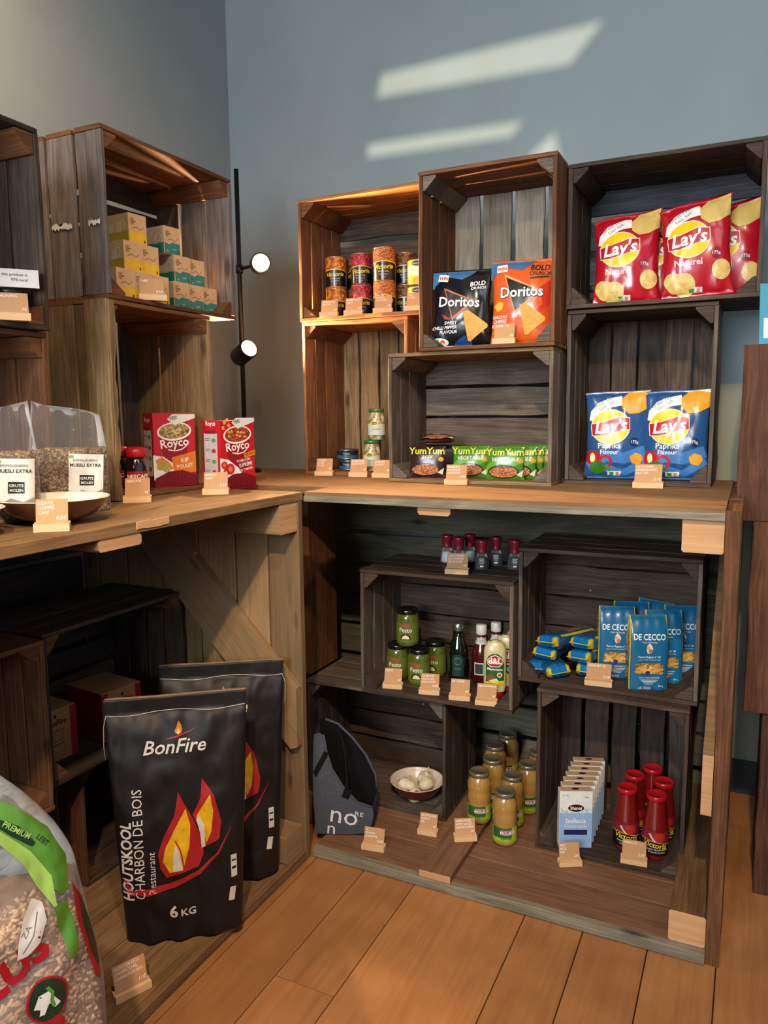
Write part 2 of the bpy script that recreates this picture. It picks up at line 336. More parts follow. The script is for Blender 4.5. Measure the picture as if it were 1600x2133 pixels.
# ================================================================== COUNTERS
BACKY = 2.55
def right_counter():
    t = thing('wooden_counter', 'long wooden counter of rough boards along the blue wall, open shelf front facing the room', 'counter', (-.55, 1.79, 0))
    ox, oy = .55, -1.79
    def P(mb, name): o = mb.build(name, t); o.location = (ox, oy, 0); return o
    # worktop boards run along X
    mb = MB(); ys = [1.79, 1.93, 2.06, 2.2, 2.33, 2.44, BACKY]
    for i in range(6):
        mb.plank((-1.995 if i else -1.108, ys[i]+.001, 1.047), (-.046, ys[i+1]-.001, 1.07), 0, W_BENCH, jit=.0012, seg=14, tint=random.uniform(.4, .7))
    mb.plank((-1.108, 1.785, 1.043), (-.046, 1.79, 1.061), 0, W_NOSE, jit=.0008, seg=14)
    P(mb, 'worktop')
    mb = MB()
    for i in range(6):
        a = 1.79+i*.127; mb.plank((-.045, a, 0), (-.014, a+.125, 1.066), 2, W_BROWN, jit=.0025, seg=12)
    P(mb, 'side_panel')
    mb = MB(); z = .05
    while z < 1.0:
        h = random.choice([.092, .098, .105]); mb.plank((-1.99, 2.50, z), (-.05, 2.515, z+h), 0, W_PALLET, jit=.002, seg=12); z += h+random.choice([.014, .02, .026])
    P(mb, 'back_panel')
    mb = MB()
    for x in (-1.65, -.97, -.60, -.28): mb.plank((x, 2.516, .03), (x+.09, 2.545, 1.045), 2, W_PALLET, jit=.001)
    P(mb, 'back_batten')
    mb = MB(); ys = [1.80, 1.93, 2.035, 2.15, 2.27, 2.38, 2.50]
    for i in range(6): mb.plank((-1.99 if i else -1.10, ys[i]+.0015, 0.004), (-.046, ys[i+1]-.0015, .03), 0, W_BASE, jit=.001, seg=12, tint=random.uniform(.35, .65))
    mb.plank((-1.10, 1.78, .002), (-.046, 1.80, .031), 0, W_NOSE, jit=.0015, seg=14)
    P(mb, 'base_board')
    mb = MB(); mb.plank((-.765, 1.782, .0305), (-.675, 2.49, .05), 1, W_BASE, ends=W_SAWN, jit=.001, tint=.35); P(mb, 'base_batten')
    mb = MB(); mb.plank((-.775, 1.80, 1.021), (-.684, 2.49, 1.0465), 1, W_BENCH, ends=W_SAWN, jit=.001, ch=.006); P(mb, 'top_batten')
    mb = MB(); mb.plank((-.133, 1.80, .968), (-.0465, 2.49, 1.0465), 1, W_BENCH, ends=W_SAWN, jit=.0005, ch=.004); P(mb, 'corner_beam')
    mb = MB(); mb.plank((-.128, 1.80, .031), (-.0465, 2.49, .108), 1, W_BENCH, ends=W_SAWN, jit=.0008, ch=.004); P(mb, 'corner_beam')
    # brace rising to the back on the inside of the side panel
    mb = MB(); n = 10
    y0, z0, y1, z1 = 1.81, .30, 2.45, .93
    vs = []; 
    for x in (-.070, -.0465): vs += [(x, 1.81, .355), (x, 1.81, .50), (x, 2.46, .99), (x, 2.46, .845)]
    mb.add(vs, [(0, 1, 2, 3), (7, 6, 5, 4), (0, 3, 7, 4), (2, 1, 5, 6), (3, 2, 6, 7)], W_BENCH, [[(vs[j][1]*1.3, vs[j][2]*.6) for j in f] for f in [(0, 1, 2, 3), (7, 6, 5, 4), (0, 3, 7, 4), (2, 1, 5, 6), (3, 2, 6, 7)]])
    mb.add([vs[0], vs[4], vs[5], vs[1]], [(0, 1, 2, 3)], W_SAWN, [[(0, 0), (.02, 0), (.02, .14), (0, .14)]])
    P(mb, 'diagonal_brace')
right_counter()
def left_counter():
    t = thing('wooden_counter', 'long wooden counter along the left wall, charcoal bags standing on its base', 'counter', (-1.108, .8, 0))
    def P(mb, name): o = mb.build(name, t); o.location = (1.108, -.8, 0); return o
    XB = -1.93
    mb = MB(); xs = [-1.108, -1.235, -1.36, -1.50, -1.64, -1.78, XB]
    for i in range(6): mb.plank((xs[i+1]+.001, -.3, 1.047), (xs[i]-.001, 1.783, 1.07), 1, W_BENCH, jit=.001, seg=14, tint=random.uniform(.45, .75))
    mb.plank((-1.1115, -.3, 1.0), (-1.104, 1.0, 1.0), 1, W_BENCH) if 0 else None
    P(mb, 'worktop')
    mb = MB(); mb.plank((-1.30, 1.052, 1.0225), (-1.112, 1.166, 1.0465), 0, W_BENCH, ends=W_SAWN, ch=.005, jit=.001); P(mb, 'top_batten')
    # chipped pale patches on the front edge
    mb = MB(); mb.plank((-1.109, 1.15, 1.053), (-1.1065, 1.245, 1.0695), 1, W_SAWN, jit=.0015); P(mb, 'chipped_edge')
    mb = MB(); xs = [-1.108, -1.2132, -1.3253, -1.4587, -1.60, -1.74, -1.86, XB]
    for i in range(7): mb.plank((xs[i+1]+.002, 1.757, 0.002), (xs[i]-.002, 1.782, 1.0465), 2, W_PANEL, jit=.0008, seg=8, ch=.003)
    P(mb, 'end_panel')
    mb = MB(); mb.plank((XB, 1.67, .965), (-1.113, 1.756, 1.0465), 0, W_PANEL, ends=W_SAWN, jit=.0006, ch=.003, tint=.5); P(mb, 'corner_beam')
    mb = MB(); mb.plank((XB, 1.67, .0305), (-1.118, 1.756, .112), 0, W_PANEL, ends=W_PANEL, jit=.0006, ch=.003, tint=.5); P(mb, 'corner_beam')
    # diagonal brace on the end panel
    pts = [(-1.76, .965), (-1.56, .965), (-1.113, .512), (-1.113, .352), (-1.16, .39)]
    pts = [(-1.72, .965), (-1.535, .965), (-1.112, .525), (-1.112, .355), (-1.135, .345)]
    vs = [(x, 1.756, z) for x, z in pts]+[(x, 1.728, z) for x, z in pts]
    d = Vector((.69, -.72)); nrm = Vector((.72, .69))
    def uvf(f): return [(vs[j][0]*d.x+vs[j][2]*d.y+3, vs[j][0]*nrm.x+vs[j][2]*nrm.y+vs[j][1]) for j in f]
    fs = [(5, 9, 8, 7, 6), (0, 1, 2, 3, 4), (1, 0, 5, 6), (2, 1, 6, 7), (3, 2, 7, 8), (4, 3, 8, 9), (0, 4, 9, 5)]
    mb = MB(); mb.add(vs, fs, W_PANEL, [uvf(f) for f in fs], .6); P(mb, 'diagonal_brace')
    mb = MB(); xs = [-1.108, -1.21, -1.31, -1.42, -1.54, -1.66, -1.79, XB]
    for i in range(7): mb.plank((xs[i+1]+.0015, -.3, .004), (xs[i]-.0015, 1.7565, .03), 1, W_BENCH, jit=.001, seg=12, tint=random.uniform(.25, .5))
    P(mb, 'base_board')
    mb = MB(); z = .04
    while z < .98:
        mb.plank((XB-.02, -.3, z), (XB-.002, 1.756, z+.12), 1, W_DARK, jit=.001); z += .135
    P(mb, 'back_panel')
    mb = MB()
    for i in range(7): mb.plank((xs[i+1]+.0012, -.33, 0.002), (xs[i]-.0012, -.302, 1.0465), 2, W_PANEL, jit=.0008, seg=4)
    P(mb, 'end_panel')
left_counter()
# ================================================================== CRATES
def crate(label, loc, Wd, H, rz=0, D=.29, mat=W_GREY, mats=None, nside=4, nback=None, ragged=False, group='old fruit crates', tilt=0, gap=.006, bgap=.014, blk=.042):
    mats = mats or {}; ms = mats.get('side', mat); mtp = mats.get('top', mat); mbk = mats.get('back', mat); mbl = mats.get('block', mat)
    t = thing('fruit_crate', label, 'crate', loc, rz, group, ry=tilt)
    th = .011
    dw = (D-.012-gap*(nside-1))/nside
    for name, x0 in (('side_panel', 0), ('side_panel', Wd-th)):
        mb = MB()
        for i in range(nside):
            y = i*(dw+gap); rg = .022 if (ragged and i == 0 and x0 == 0) else 0
            mb.plank((x0, y, th+.001), (x0+th, y+dw, H-th-.001), 2, ms, jit=.0022, seg=8)
        mb.build(name, t)
    for name, z0, mm in (('bottom_panel', 0, mats.get('bottom', mtp)), ('top_panel', H-th, mtp)):
        mb = MB()
        for i in range(nside):
            y = i*(dw+gap); mb.plank((0, y, z0), (Wd, y+dw, z0+th), 0, mm, jit=.002, seg=8)
        mb.build(name, t)
    mb = MB(); nb = nback or 5
    if Wd > H:
        dh = (H-bgap*(nb-1))/nb
        for i in range(nb): mb.plank((.001, D-.011, i*(dh+bgap)), (Wd-.001, D, i*(dh+bgap)+dh), 0, mbk, jit=.003, seg=8)
    else:
        dh = (Wd-bgap*(nb-1))/nb
        for i in range(nb): mb.plank((i*(dh+bgap), D-.011, .001), (i*(dh+bgap)+dh, D, H-.001), 2, mbk, jit=.003, seg=8)
    mb.build('back_panel', t)
    for cx, cz, sx, sz in ((th, th, 1, 1), (Wd-th, th, -1, 1), (th, H-th, 1, -1), (Wd-th, H-th, -1, -1)):
        mb = MB(); b1 = blk*random.uniform(.9, 1.15); b2 = blk*random.uniform(.9, 1.15); e = .0012
        tri = [(cx+sx*e, cz+sz*e), (cx+sx*b1, cz+sz*e), (cx+sx*b1, cz+sz*b1*.18), (cx+sx*b2*.18, cz+sz*b2), (cx+sx*e, cz+sz*b2)]
        if sx*sz < 0: tri = tri[::-1]
        y0 = .004; vs = [(x, y0, z) for x, z in tri]+[(x, D-.012, z) for x, z in tri]; n = 5
        fs = [tuple(range(n)), tuple(range(2*n-1, n-1, -1))]+[((i+1) % n, i, n+i, n+(i+1) % n) for i in range(n)]
        u = random.uniform(0, 30)
        uvs = [[(vs[j][0]*.7+u, vs[j][2]+u) for j in f] for f in fs[:2]]+[[(vs[j][1]+u, (vs[j][0]-vs[j][2])*.7+u) for j in f] for f in fs[2:]]
        mb.add(vs, fs, mbl, uvs, random.random()); mb.build('corner_block', t)
    if ragged:      # torn outer edge of the front side plank
        mb = MB(); mb.plank((-.006, -.02, .004), (.004, .052, H-.004), 2, W_TAN, jit=.003, ragged=.0)
        mb.build('torn_plank', t)
        mb = MB(); mb.plank((-.002, -.024, .003), (.018, -.006, H-.006), 2, W_TAN, jit=.004, ragged=.014); mb.build('torn_edge', t)
    return t
def screw(parent, x, y, z):
    mb = MB(); mb.lathe([(.0028, 0), (.0028, .001), (.001, .0016)], plain((.8, .82, .82), rough=.25, metal=.6), seg=12); o = mb.build('screw', parent); o.location = (x, y, z); o.rotation_euler = (pi/2, 0, 0)
TOPZ = 1.0705
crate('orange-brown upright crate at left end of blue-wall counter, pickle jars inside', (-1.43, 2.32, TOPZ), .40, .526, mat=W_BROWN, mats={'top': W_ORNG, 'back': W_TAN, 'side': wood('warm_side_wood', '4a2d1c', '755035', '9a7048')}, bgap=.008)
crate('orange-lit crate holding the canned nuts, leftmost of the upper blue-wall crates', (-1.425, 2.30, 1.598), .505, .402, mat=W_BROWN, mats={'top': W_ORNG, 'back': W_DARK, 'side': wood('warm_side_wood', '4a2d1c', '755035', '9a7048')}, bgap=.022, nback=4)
yy = crate('grey-brown crate on the worktop holding the instant noodle packets', (-1.022, 2.155, TOPZ), .51, .393, mat=W_GREY, nback=4, bgap=.010, mats={'top': W_TAN})
dc = crate('tall weathered crate holding the black and orange tortilla chip bags', (-.912, 2.14, 1.4645), .405, .511, mat=W_GREY, mats={'top': W_BROWN, 'side': W_BROWN, 'back': wood('pale_grey_wood', '5a5044', '8a7d6b', 'ab9e8a')}, bgap=.012, nback=4)
crate('dark crate with vertical slats holding the blue crisp bags', (-.498, 2.262, TOPZ), .40, .50, mat=W_DARK, mats={'top': W_DARK, 'side': W_GREY}, bgap=.005, nback=5)
crate('wide dark grey crate holding the red crisp bags, top right', (-.50, 2.25, 1.573), .50, .395, mat=W_DARK, mats={'back': W_BLUE}, nback=4, bgap=.022, tilt=-.0)
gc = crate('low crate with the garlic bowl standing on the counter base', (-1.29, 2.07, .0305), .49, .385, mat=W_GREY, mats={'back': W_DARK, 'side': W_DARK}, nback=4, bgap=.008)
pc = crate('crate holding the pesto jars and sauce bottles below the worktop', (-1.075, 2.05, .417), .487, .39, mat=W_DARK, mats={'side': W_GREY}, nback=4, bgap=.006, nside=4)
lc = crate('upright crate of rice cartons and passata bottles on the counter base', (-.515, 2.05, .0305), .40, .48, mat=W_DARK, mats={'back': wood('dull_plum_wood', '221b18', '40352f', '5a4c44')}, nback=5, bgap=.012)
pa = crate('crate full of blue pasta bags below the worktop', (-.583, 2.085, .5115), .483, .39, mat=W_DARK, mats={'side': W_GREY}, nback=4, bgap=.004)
screw(pa, .15, .277, .22); screw(pa, .40, .277, .19); screw(lc, .09, .277, .40); screw(lc, .35, .277, .37); screw(gc, .30, .277, .25)
crate('tan crate with torn edge on left counter, soup boxes inside', (-1.43, 1.405, TOPZ), .412, .495, rz=pi/2, mat=W_BROWN, mats={'side': W_TAN, 'back': W_DARK, 'top': W_BROWN}, nside=3, ragged=True)
lu = crate('grey weathered crate holding the tea boxes, on top of the torn-edged crate', (-1.43, 1.432, 1.5675), .505, .405, rz=pi/2, mat=W_BROWN, mats={'side': wood('grey_side_wood', '3b342f', '6a5f58', '8f857b', bump=.6), 'back': W_DARK, 'top': W_BROWN}, nside=3, gap=.012)
mb = MB(); wp = plain('d8d3cb', rough=.9)
for y0, y1 in ((.012, .05), (.105, .175)):
    sh = poly([(y0+(y1-y0)*i/12, .175+random.uniform(-.004, .004)) for i in range(13)]+[(y1-(y1-y0)*i/12, .186+random.uniform(-.004, .005)) for i in range(13)])
    mb = MB(); mb.decal(sh, lambda x, y, o: (-.003-o, x, y), wp, off=.001); mb.build('tape_scrap', lu)
crate('dark crate with honey jars at the left edge of the picture', (-1.40, .72, 1.468), .505, .42, rz=pi/2, mat=W_DARK, nside=3, mats={'block': W_BROWN})
crate('shadowy crate behind the muesli bags on the left counter', (-1.42, .73, TOPZ), .50, .395, rz=pi/2, mat=W_BROWN, nside=3)
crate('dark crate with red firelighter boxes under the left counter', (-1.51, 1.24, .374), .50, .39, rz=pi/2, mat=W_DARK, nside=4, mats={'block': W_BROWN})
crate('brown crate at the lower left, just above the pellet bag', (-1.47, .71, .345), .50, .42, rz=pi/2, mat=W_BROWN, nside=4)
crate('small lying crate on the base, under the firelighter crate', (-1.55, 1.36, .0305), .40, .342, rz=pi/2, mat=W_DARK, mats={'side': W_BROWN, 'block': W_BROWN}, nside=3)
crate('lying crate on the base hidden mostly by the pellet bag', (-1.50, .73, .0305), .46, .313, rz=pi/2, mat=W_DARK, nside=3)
crate('bottom crate of the dark red-brown stack at the right edge', (.475, 2.42, 0), .42, .50, rz=pi, mat=W_STACK, nback=5, bgap=.004)
crate('middle crate of the dark red-brown stack at the right edge', (.43, 2.42, .501), .42, .50, rz=pi, mat=W_STACK, nback=5, bgap=.004)
crate('top crate of the dark red-brown stack at the right edge', (.39, 2.42, 1.003), .42, .44, rz=pi, mat=W_STACK, nback=5, bgap=.004)
# board standing in the dark corner below the worktop
mb = MB(); mb.plank((-1.33, 2.12, .4165), (-1.30, 2.30, 1.02), 2, W_BROWN); o = mb.build('upright_board'); tag(o, 'dark brown upright board in the shadowy left corner under the worktop', 'board')
# ================================================================== PRICE TAGS
WHITE = plain('f0ebe2', rough=.8); KRAFT = plain('b98d62', rough=.85, var=.05)
TAGPROTO = {}
def price_tag(loc, lines, price, label, rz=None, w=.064, h=.05, lean=.3, sz=.0085):
    rz = face(loc[0], loc[1])*.55 if rz is None else rz
    t = thing('price_tag', label, 'price tag', loc, rz, 'kraft price cards on beech holders')
    if w not in TAGPROTO:
        mb = MB(); prof = [(-.012, 0), (.012, 0), (.012, .017), (.004, .017), (.001, .010), (-.002, .010), (-.001, .0155), (-.012, .0155)]
        n = len(prof); vs = [(-w/2, y, z) for y, z in prof]+[(w/2, y, z) for y, z in prof]
        fs = [tuple(range(n)), tuple(range(2*n-1, n-1, -1))]+[((i+1) % n, i, n+i, n+(i+1) % n) for i in range(n)]
        mb.add(vs, fs, W_TAG, [[(vs[j][0]+vs[j][1]*.5, vs[j][2]+vs[j][1]) for j in f] for f in fs], .6)
        TAGPROTO[w] = mb.build('holder', t)
    else:
        c = TAGPROTO[w].copy(); COL.objects.link(c); c.parent = t
    cw = w*.9; sl, cl = sin(lean), cos(lean)
    def P(x, z, off): return (x, -.001+z*sl-off*cl, .0105+z*cl+off*sl)
    mb = MB(); vs = [P(-cw/2, 0, 0), P(cw/2, 0, 0), P(cw/2, h, 0), P(-cw/2, h, 0), P(-cw/2, 0, -.0009), P(cw/2, 0, -.0009), P(cw/2, h, -.0009), P(-cw/2, h, -.0009)]
    mb.add(vs, [(0, 1, 2, 3), (7, 6, 5, 4), (0, 4, 5, 1), (3, 2, 6, 7), (0, 3, 7, 4), (1, 5, 6, 2)], KRAFT)
    for i, l in enumerate(lines):
        mb.text(l, P, WHITE, sz, -cw/2+.003, h-.0105-i*sz*1.05, off=.0004, align='LEFT', sub=0, shear=.15, sx=min(1, (cw-.006)/(max(len(l), 1)*sz*.62)), rot=.03)
    mb.text(price, P, WHITE, sz*1.15, cw/2-.003, .011, off=.0004, align='RIGHT', sub=0, shear=.2)
    mb.build('card', t); return t
FS = 1.6105
price_tag((-1.318, 2.277, 1.5995), ['GEMENGDE', 'NOTEN'], '3€', 'price tag in front of the orange snack cans, leftmost on the crate edge')
price_tag((-1.224, 2.277, 1.5995), ['MIXED NUTS', 'NOIX'], '3€', 'price tag in front of the pink snack cans')
price_tag((-1.115, 2.277, 1.5995), ['BORREL', 'NOOTJES'], '3€', 'price tag in front of the tallest orange snack cans')
price_tag((-1.000, 2.277, 1.5995), ['MAIS', 'CORN'], '2€', 'price tag in front of the yellow tin, partly behind the tall crate')
for o in [q for q in bpy.data.objects if q.get('category') == 'price tag' and abs(q.location.z-1.5995) < .001]: o.location.z = 1.609; o.location.y = 2.315
price_tag((-.655, 2.156, 1.4757), ['DORITOS'], '3€', 'price tag between the black and orange tortilla chip bags')
price_tag((-1.338, 2.295, TOPZ), ['TONIJN', 'TUNA', 'THON'], '3€', 'price tag in front of the stacked tuna tins')
price_tag((-1.200, 2.288, TOPZ), ['ZILVERUIEN', 'SILVER ONIONS'], '3€', 'price tag below the green-lidded jars, left one of the close pair')
price_tag((-1.108, 2.280, TOPZ), ['AUGURK', 'PICKLES'], '3€', 'price tag touching the noodle crate, right one of the close pair')
price_tag((-.788, 2.125, TOPZ), ['NOEDELS', 'NOODLES', 'NOUILLES'], '1,5€', 'price tag in front of the instant noodle packets', w=.068)
price_tag((-.257, 2.215, TOPZ), ["LAY'S CHIPS", '(PAPRIKA/ZOUT)', 'SALT SEL'], '2,5€', 'price tag in front of the blue crisp bags', w=.08, h=.056, rz=0.05)
price_tag((-1.36, 1.42, TOPZ), ['NESCAFE'], '4€', 'price tag in front of the red-lidded coffee jars', rz=.62, w=.066)
price_tag((-1.295, 1.643, TOPZ), ['ROYCO', 'SOEP'], '0,5€', 'price tag leaning in front of the red soup boxes', rz=.55, w=.07)
price_tag((-1.165, .995, TOPZ), ['KOFFIE', 'COFFEE', 'CAFÉ'], '0,5€', 'price tag in front of the cream bowl at the left counter edge', rz=.72, w=.062)
price_tag((-1.432, 1.585, 1.580), ['THEE'], '0,5€', 'price tag among the yellow tea boxes in the upper left crate', rz=.9, w=.07, h=.05)
price_tag((-1.395, 1.13, 1.480), ['HONING'], '7€', 'price tag in front of the honey jar at the far left', rz=.9)
price_tag((-.775, 2.10, .8076), ['ZOUT/PEPER', 'SALT/PEPPER', 'SEL/POIVRE'], '4€', 'price tag in front of the red-capped salt and pepper mills', w=.07)
price_tag((-.982, 2.085, .4286), ['PESTO'], '4€', 'price tag in front of the green pesto jars', w=.062)
price_tag((-.858, 2.085, .4286), ['OLIJFOLIE', 'OLIVE OIL', "HUILE D'OLIVE"], '4,5€', 'price tag below the dark oil bottle, second along the crate edge', w=.064)
price_tag((-.757, 2.078, .4286), ['KETCHUP'], '4€', 'price tag third along the sauce crate edge, before the mayonnaise one', w=.064)
price_tag((-.672, 2.072, .4286), ['MAYONNAISE'], '7€', 'price tag right in front of the cream mayonnaise bottle', w=.064)
price_tag((-.358, 2.108, .523), ['SPAGHETTIS'], '3,5€', 'price tag between the spaghetti packs and the standing pasta bags', w=.074)
price_tag((-.935, 1.845, .0313), ['UI', 'ONION', 'OIGNON'], '0,5€', 'price tag beside the grey felt bag on the counter base', w=.068, rz=.15)
price_tag((-.823, 1.985, .0313), ['KNOFLOOK', 'GARLIC', 'AIL'], '1€', 'price tag in front of the garlic bowl', w=.06, rz=.1)
price_tag((-.700, 1.970, .0515), ['APPELMOES', 'APPLE SAUCE', 'COMPOTE DE POMMES'], '1€', 'price tag in front of the applesauce jars', w=.066, rz=.5)
price_tag((-.405, 2.005, .0313), ['RIJST', 'RICE', 'RIZ'], '2€', 'price tag in front of the pale blue rice carton', w=.064, rz=.5)
price_tag((-.243, 2.070, .042), ['PASSATA'], '2,5€', 'price tag in front of the red passata bottles', w=.07, rz=.1)
t_ = price_tag((-1.165, 1.125, .0313), ['HOUTSKOOL', 'CHARCOAL', 'CHARBON DE BOIS'], '11€', 'large price tag on the floor-level boards beside the pellet bag', w=.0801, h=.06, rz=1.15, sz=.0095)
# ================================================================== SACKS (bags)
class Sack:
    """closed bag: half width a(z), half depth b(z), superellipse exponent n(z)"""
    def __init__(s, h, a, b, n=2.6, wr=.002, seed=0, crease=.003, topn=12, lean=0, lift=0):
        s.lift = lift
        s.h, s.a, s.b, s.n, s.wr, s.seed, s.cr, s.k, s.lean = h, a, b, n, wr, seed, crease, topn, lean
    def w(s, x, z):
        t = z/s.h; b = s.b(t); e = min(1, b/.006)
        v = noise.noise((x*22, z*16, s.seed))*s.wr + abs(noise.noise((x*30, z*16, s.seed+4)))*s.wr*.7
        v += sin(x/s.a(t)*s.k+s.seed)*s.cr*(math.exp(-(1-t)*9)+math.exp(-t*11))*e
        return v*e
    def P(s, x, z, off=0, side=1):
        t = min(max(z/s.h, 0), 1); a = s.a(t); q = min(abs(x/a), .995)
        y = s.b(t)*(1-q**s.n)**(1/s.n)+s.w(x, z)+off+.0006
        return (x, -y*side+s.lean*t*t, z+s.lift*(x/a)*abs(x/a)*t**5)
    def body(s, mb, matf, nu=56, nz=44):
        nu = int(nu*1.7); nz = int(nz*1.6)
        vs = []; fs = []; ms = []
        m_ = nu//2; cs = set(round(cos(pi*k/m_), 5) for k in range(m_+1))
        for k in range(1, 6): q_ = abs(cos(.16*k))**(2/s.n); cs |= {round(q_, 5), round(-q_, 5)}
        cs = sorted(cs, reverse=True); ring = [(c_, 1) for c_ in cs]+[(c_, -1) for c_ in cs[::-1][1:-1]]; nu = len(ring)
        for k in range(nz+1):
            t = k/nz; a = s.a(t); b = s.b(t)
            for c_, sg_ in ring:
                x = a*c_; f_ = max(0, 1-abs(c_)**s.n)**(1/s.n); yy = b*f_; wv = s.w(x, t*s.h)*min(1, f_*1.5)
                vs.append((x, (yy+wv)*sg_+s.lean*t*t, t*s.h+s.lift*c_*abs(c_)*t**5))
        for k in range(nz):
            for i in range(nu):
                j = (i+1) % nu; fs.append((k*nu+i, k*nu+j, (k+1)*nu+j, (k+1)*nu+i))
                th = (ring[i][0]+ring[j][0])/2; ms.append(matf((k+.5)/nz, th) if callable(matf) else matf)
        fs += [tuple(range(nu-1, -1, -1)), tuple(nz*nu+i for i in range(nu))]; ms += [ms[0], ms[-1]]
        mb.add(vs, fs, ms, smooth=True)
def foil(c, rough=.28): return plain(c, rough=rough, spec=.5, coat=.35, var=.05, bump=.25, scale=25)
def pillow(w, h, th, seed, **kw):
    def a(t): return w/2*(1-.10*max(0, sin(pi*t))**.6+.035*noise.noise((t*4, seed, 0)))
    def b(t):
        e = min(t, 1-t)
        if e < .035: return .0012
        return .0012+th/2*max(0, sin(pi*(t-.035)/.93))**.55
    return Sack(h, a, b, n=2.2, seed=seed, **kw)
def ribbon(w, h, c): return poly([(-w/2, -h*.42), (-w*.25, -h*.5), (w*.25, -h*.30), (w/2, -h*.28), (w/2*1.04, h*.42), (w*.25, h*.55), (-w*.2, h*.33), (-w/2*1.0, h*.30)])
CHIPY = cells('potato_chip_print', 'd9b25a', 'e6c673', 'c99c44', 300, coat=.4)
def lays(kind, seed):
    w, h = .178, .235
    main = foil('b30f20') if kind == 'red' else foil('234d80'); dark = foil('8c0d1e') if kind == 'red' else foil('122b5c'); lite = foil('3f7ab8')
    s = pillow(w, h, .06, seed, wr=.005, crease=.005, lift=.014 if kind == 'red' else .004)
    mb = MB(); s.body(mb, main); P = s.P
    wh = plain('f2efe6', rough=.35, coat=.3)
    if kind == 'blue':
        mb.decal(strip([(-.075, .03), (-.03, .06), (.02, .055), (.075, .075)], .03), P, lite, .0006)
        mb.decal(strip([(-.03, .03), (.02, .015), (.078, .05)], .02), P, lite, .0006)
    # banner with slogan
    pts = [(-.070, .155), (-.062, .175), (-.045, .192), (-.02, .203), (.012, .208)]
    mb.decal(strip(pts, [.010, .022, .026, .026, .026]), P, wh, .0008)
    tc = plain('8a1420' if kind == 'red' else '24395c')
    mb.text('Great Taste', P, tc, .0135, -.034, .203, .0012, rot=.52); mb.text('Less Salt', P, tc, .0125, -.028, .192, .0012, rot=.52)
    # chip picture in the top right corner
    mb.decal(poly([(.012, .186), (.03, .172), (.055, .174), (.082, .188), (.084, .233), (.03, .231), (.01, .212)]), P, plain('d8b663' if kind == 'red' else 'e59a2a', rough=.3, coat=.4, bump=.5, scale=40), .0012)
    # round logo
    cx, cy = -.018, .138
    mb.decal(ell(.052, .047), P, plain('f3e8c8'), .0010, cx, cy); mb.decal(ell(.0495, .0445), P, plain('f5c400', rough=.35, coat=.3), .0014, cx, cy)
    mb.decal(ribbon(.102, .046, 0), P, wh, .0018, cx, cy, rot=.1); mb.decal(ribbon(.099, .042, 0), P, plain('b3101f', rough=.35, coat=.3), .0022, cx, cy, rot=.1)
    mb.text("Lay's", P, wh, .047, cx, cy-.014, .0028, bold=.025, shear=.25, rot=.1, sx=.95)
    mb.decal(ell(.0125, .0125), P, dark, .0012, .046, .098); mb.text('175g', P, wh, .011, .046, .0945, .0018)
    if kind == 'red':
        mb.text('Naturel', P, wh, .022, -.02, .074, .0012, bold=.01)
        for x, y, r in ((.058, .058, .022), (-.03, .028, .026), (-.052, .034, .022), (-.062, .04, .018)): mb.decal(ell(r, r*1.1), P, plain('dcb866', rough=.4, var=.2, scale=90), .0012+(.07+x)*.004, x, y)
    else:
        mb.text('Paprika', P, wh, .021, -.02, .081, .0012, bold=.01); mb.text('Flavour', P, wh, .0165, -.02, .066, .0012, bold=.008)
        mb.decal(poly([(.035, .06), (.05, .07), (.066, .064), (.07, .052), (.06, .038), (.04, .042)]), P, plain('e8971f', rough=.4, var=.2), .0012)
        mb.decal(ell(.020, .019), P, plain('b31217', rough=.3), .0012, -.062, .056); mb.decal(ell(.007, .013), P, plain('e7d9a0'), .0018, -.064, .056)
        mb.decal(ringshape(.019, .019, .007), P, plain('c4161c', rough=.3), .0016, -.03, .045)
        mb.decal(ell(.022, .018), P, plain('2f6b1c', rough=.3), .0022, -.05, .03); mb.decal(strip([(-.03, .033), (-.02, .03), (-.018, .02)], .005), P, plain('3f7d2a'), .0026)
    mb.decal(rect(.036, .012), P, plain('dfe3df'), .0012, -.005, .015); mb.decal(rect(.012, .008), P, plain('2e8b3d'), .0018, -.013, .014); mb.decal(rect(.008, .008), P, plain('e67e22'), .0018, .003, .014)
    return mb
def put(mb, name, label, cat, loc, rz, group=None, rx=0, ry=0, part='bag'):
    t = thing(name, label, cat, loc, rz, group, rx=rx, ry=ry); mb.build(part, t); return t
# red crisp bags (back ones first)
Z = 1.5855
L1 = put(lays('red', 3.1), 'crisp_bag', 'red crisp bag, larger front left one in the wide top right crate', 'crisp bag', (-.350, 2.335, Z), .12, 'red crisp bags', rx=-.14)
dup(L1, (-.282, 2.43, Z), .12, 'red crisp bag squeezed between the two front red bags, mostly hidden', rx=-.12)
L2 = put(lays('red', 7.7), 'crisp_bag', 'red crisp bag, front right one with its gold corner raised highest', 'crisp bag', (-.158, 2.325, Z+.007), .08, 'red crisp bags', rx=-.10, ry=-.05)
dup(L2, (-.085, 2.415, Z+.007), -.02, 'red crisp bag behind at the far right of the top right crate', rx=-.08, ry=-.05)
Z = TOPZ+.0125
L3 = put(lays('blue', 5.3), 'crisp_bag', 'blue paprika crisp bag on the left in the dark crate', 'crisp bag', (-.362, 2.335, Z), .15, 'blue paprika crisp bags', rx=-.08)
L4 = put(lays('blue', 12.9), 'crisp_bag', 'blue paprika crisp bag on the right in the dark crate', 'crisp bag', (-.200, 2.345, Z), .03, 'blue paprika crisp bags', rx=-.09)
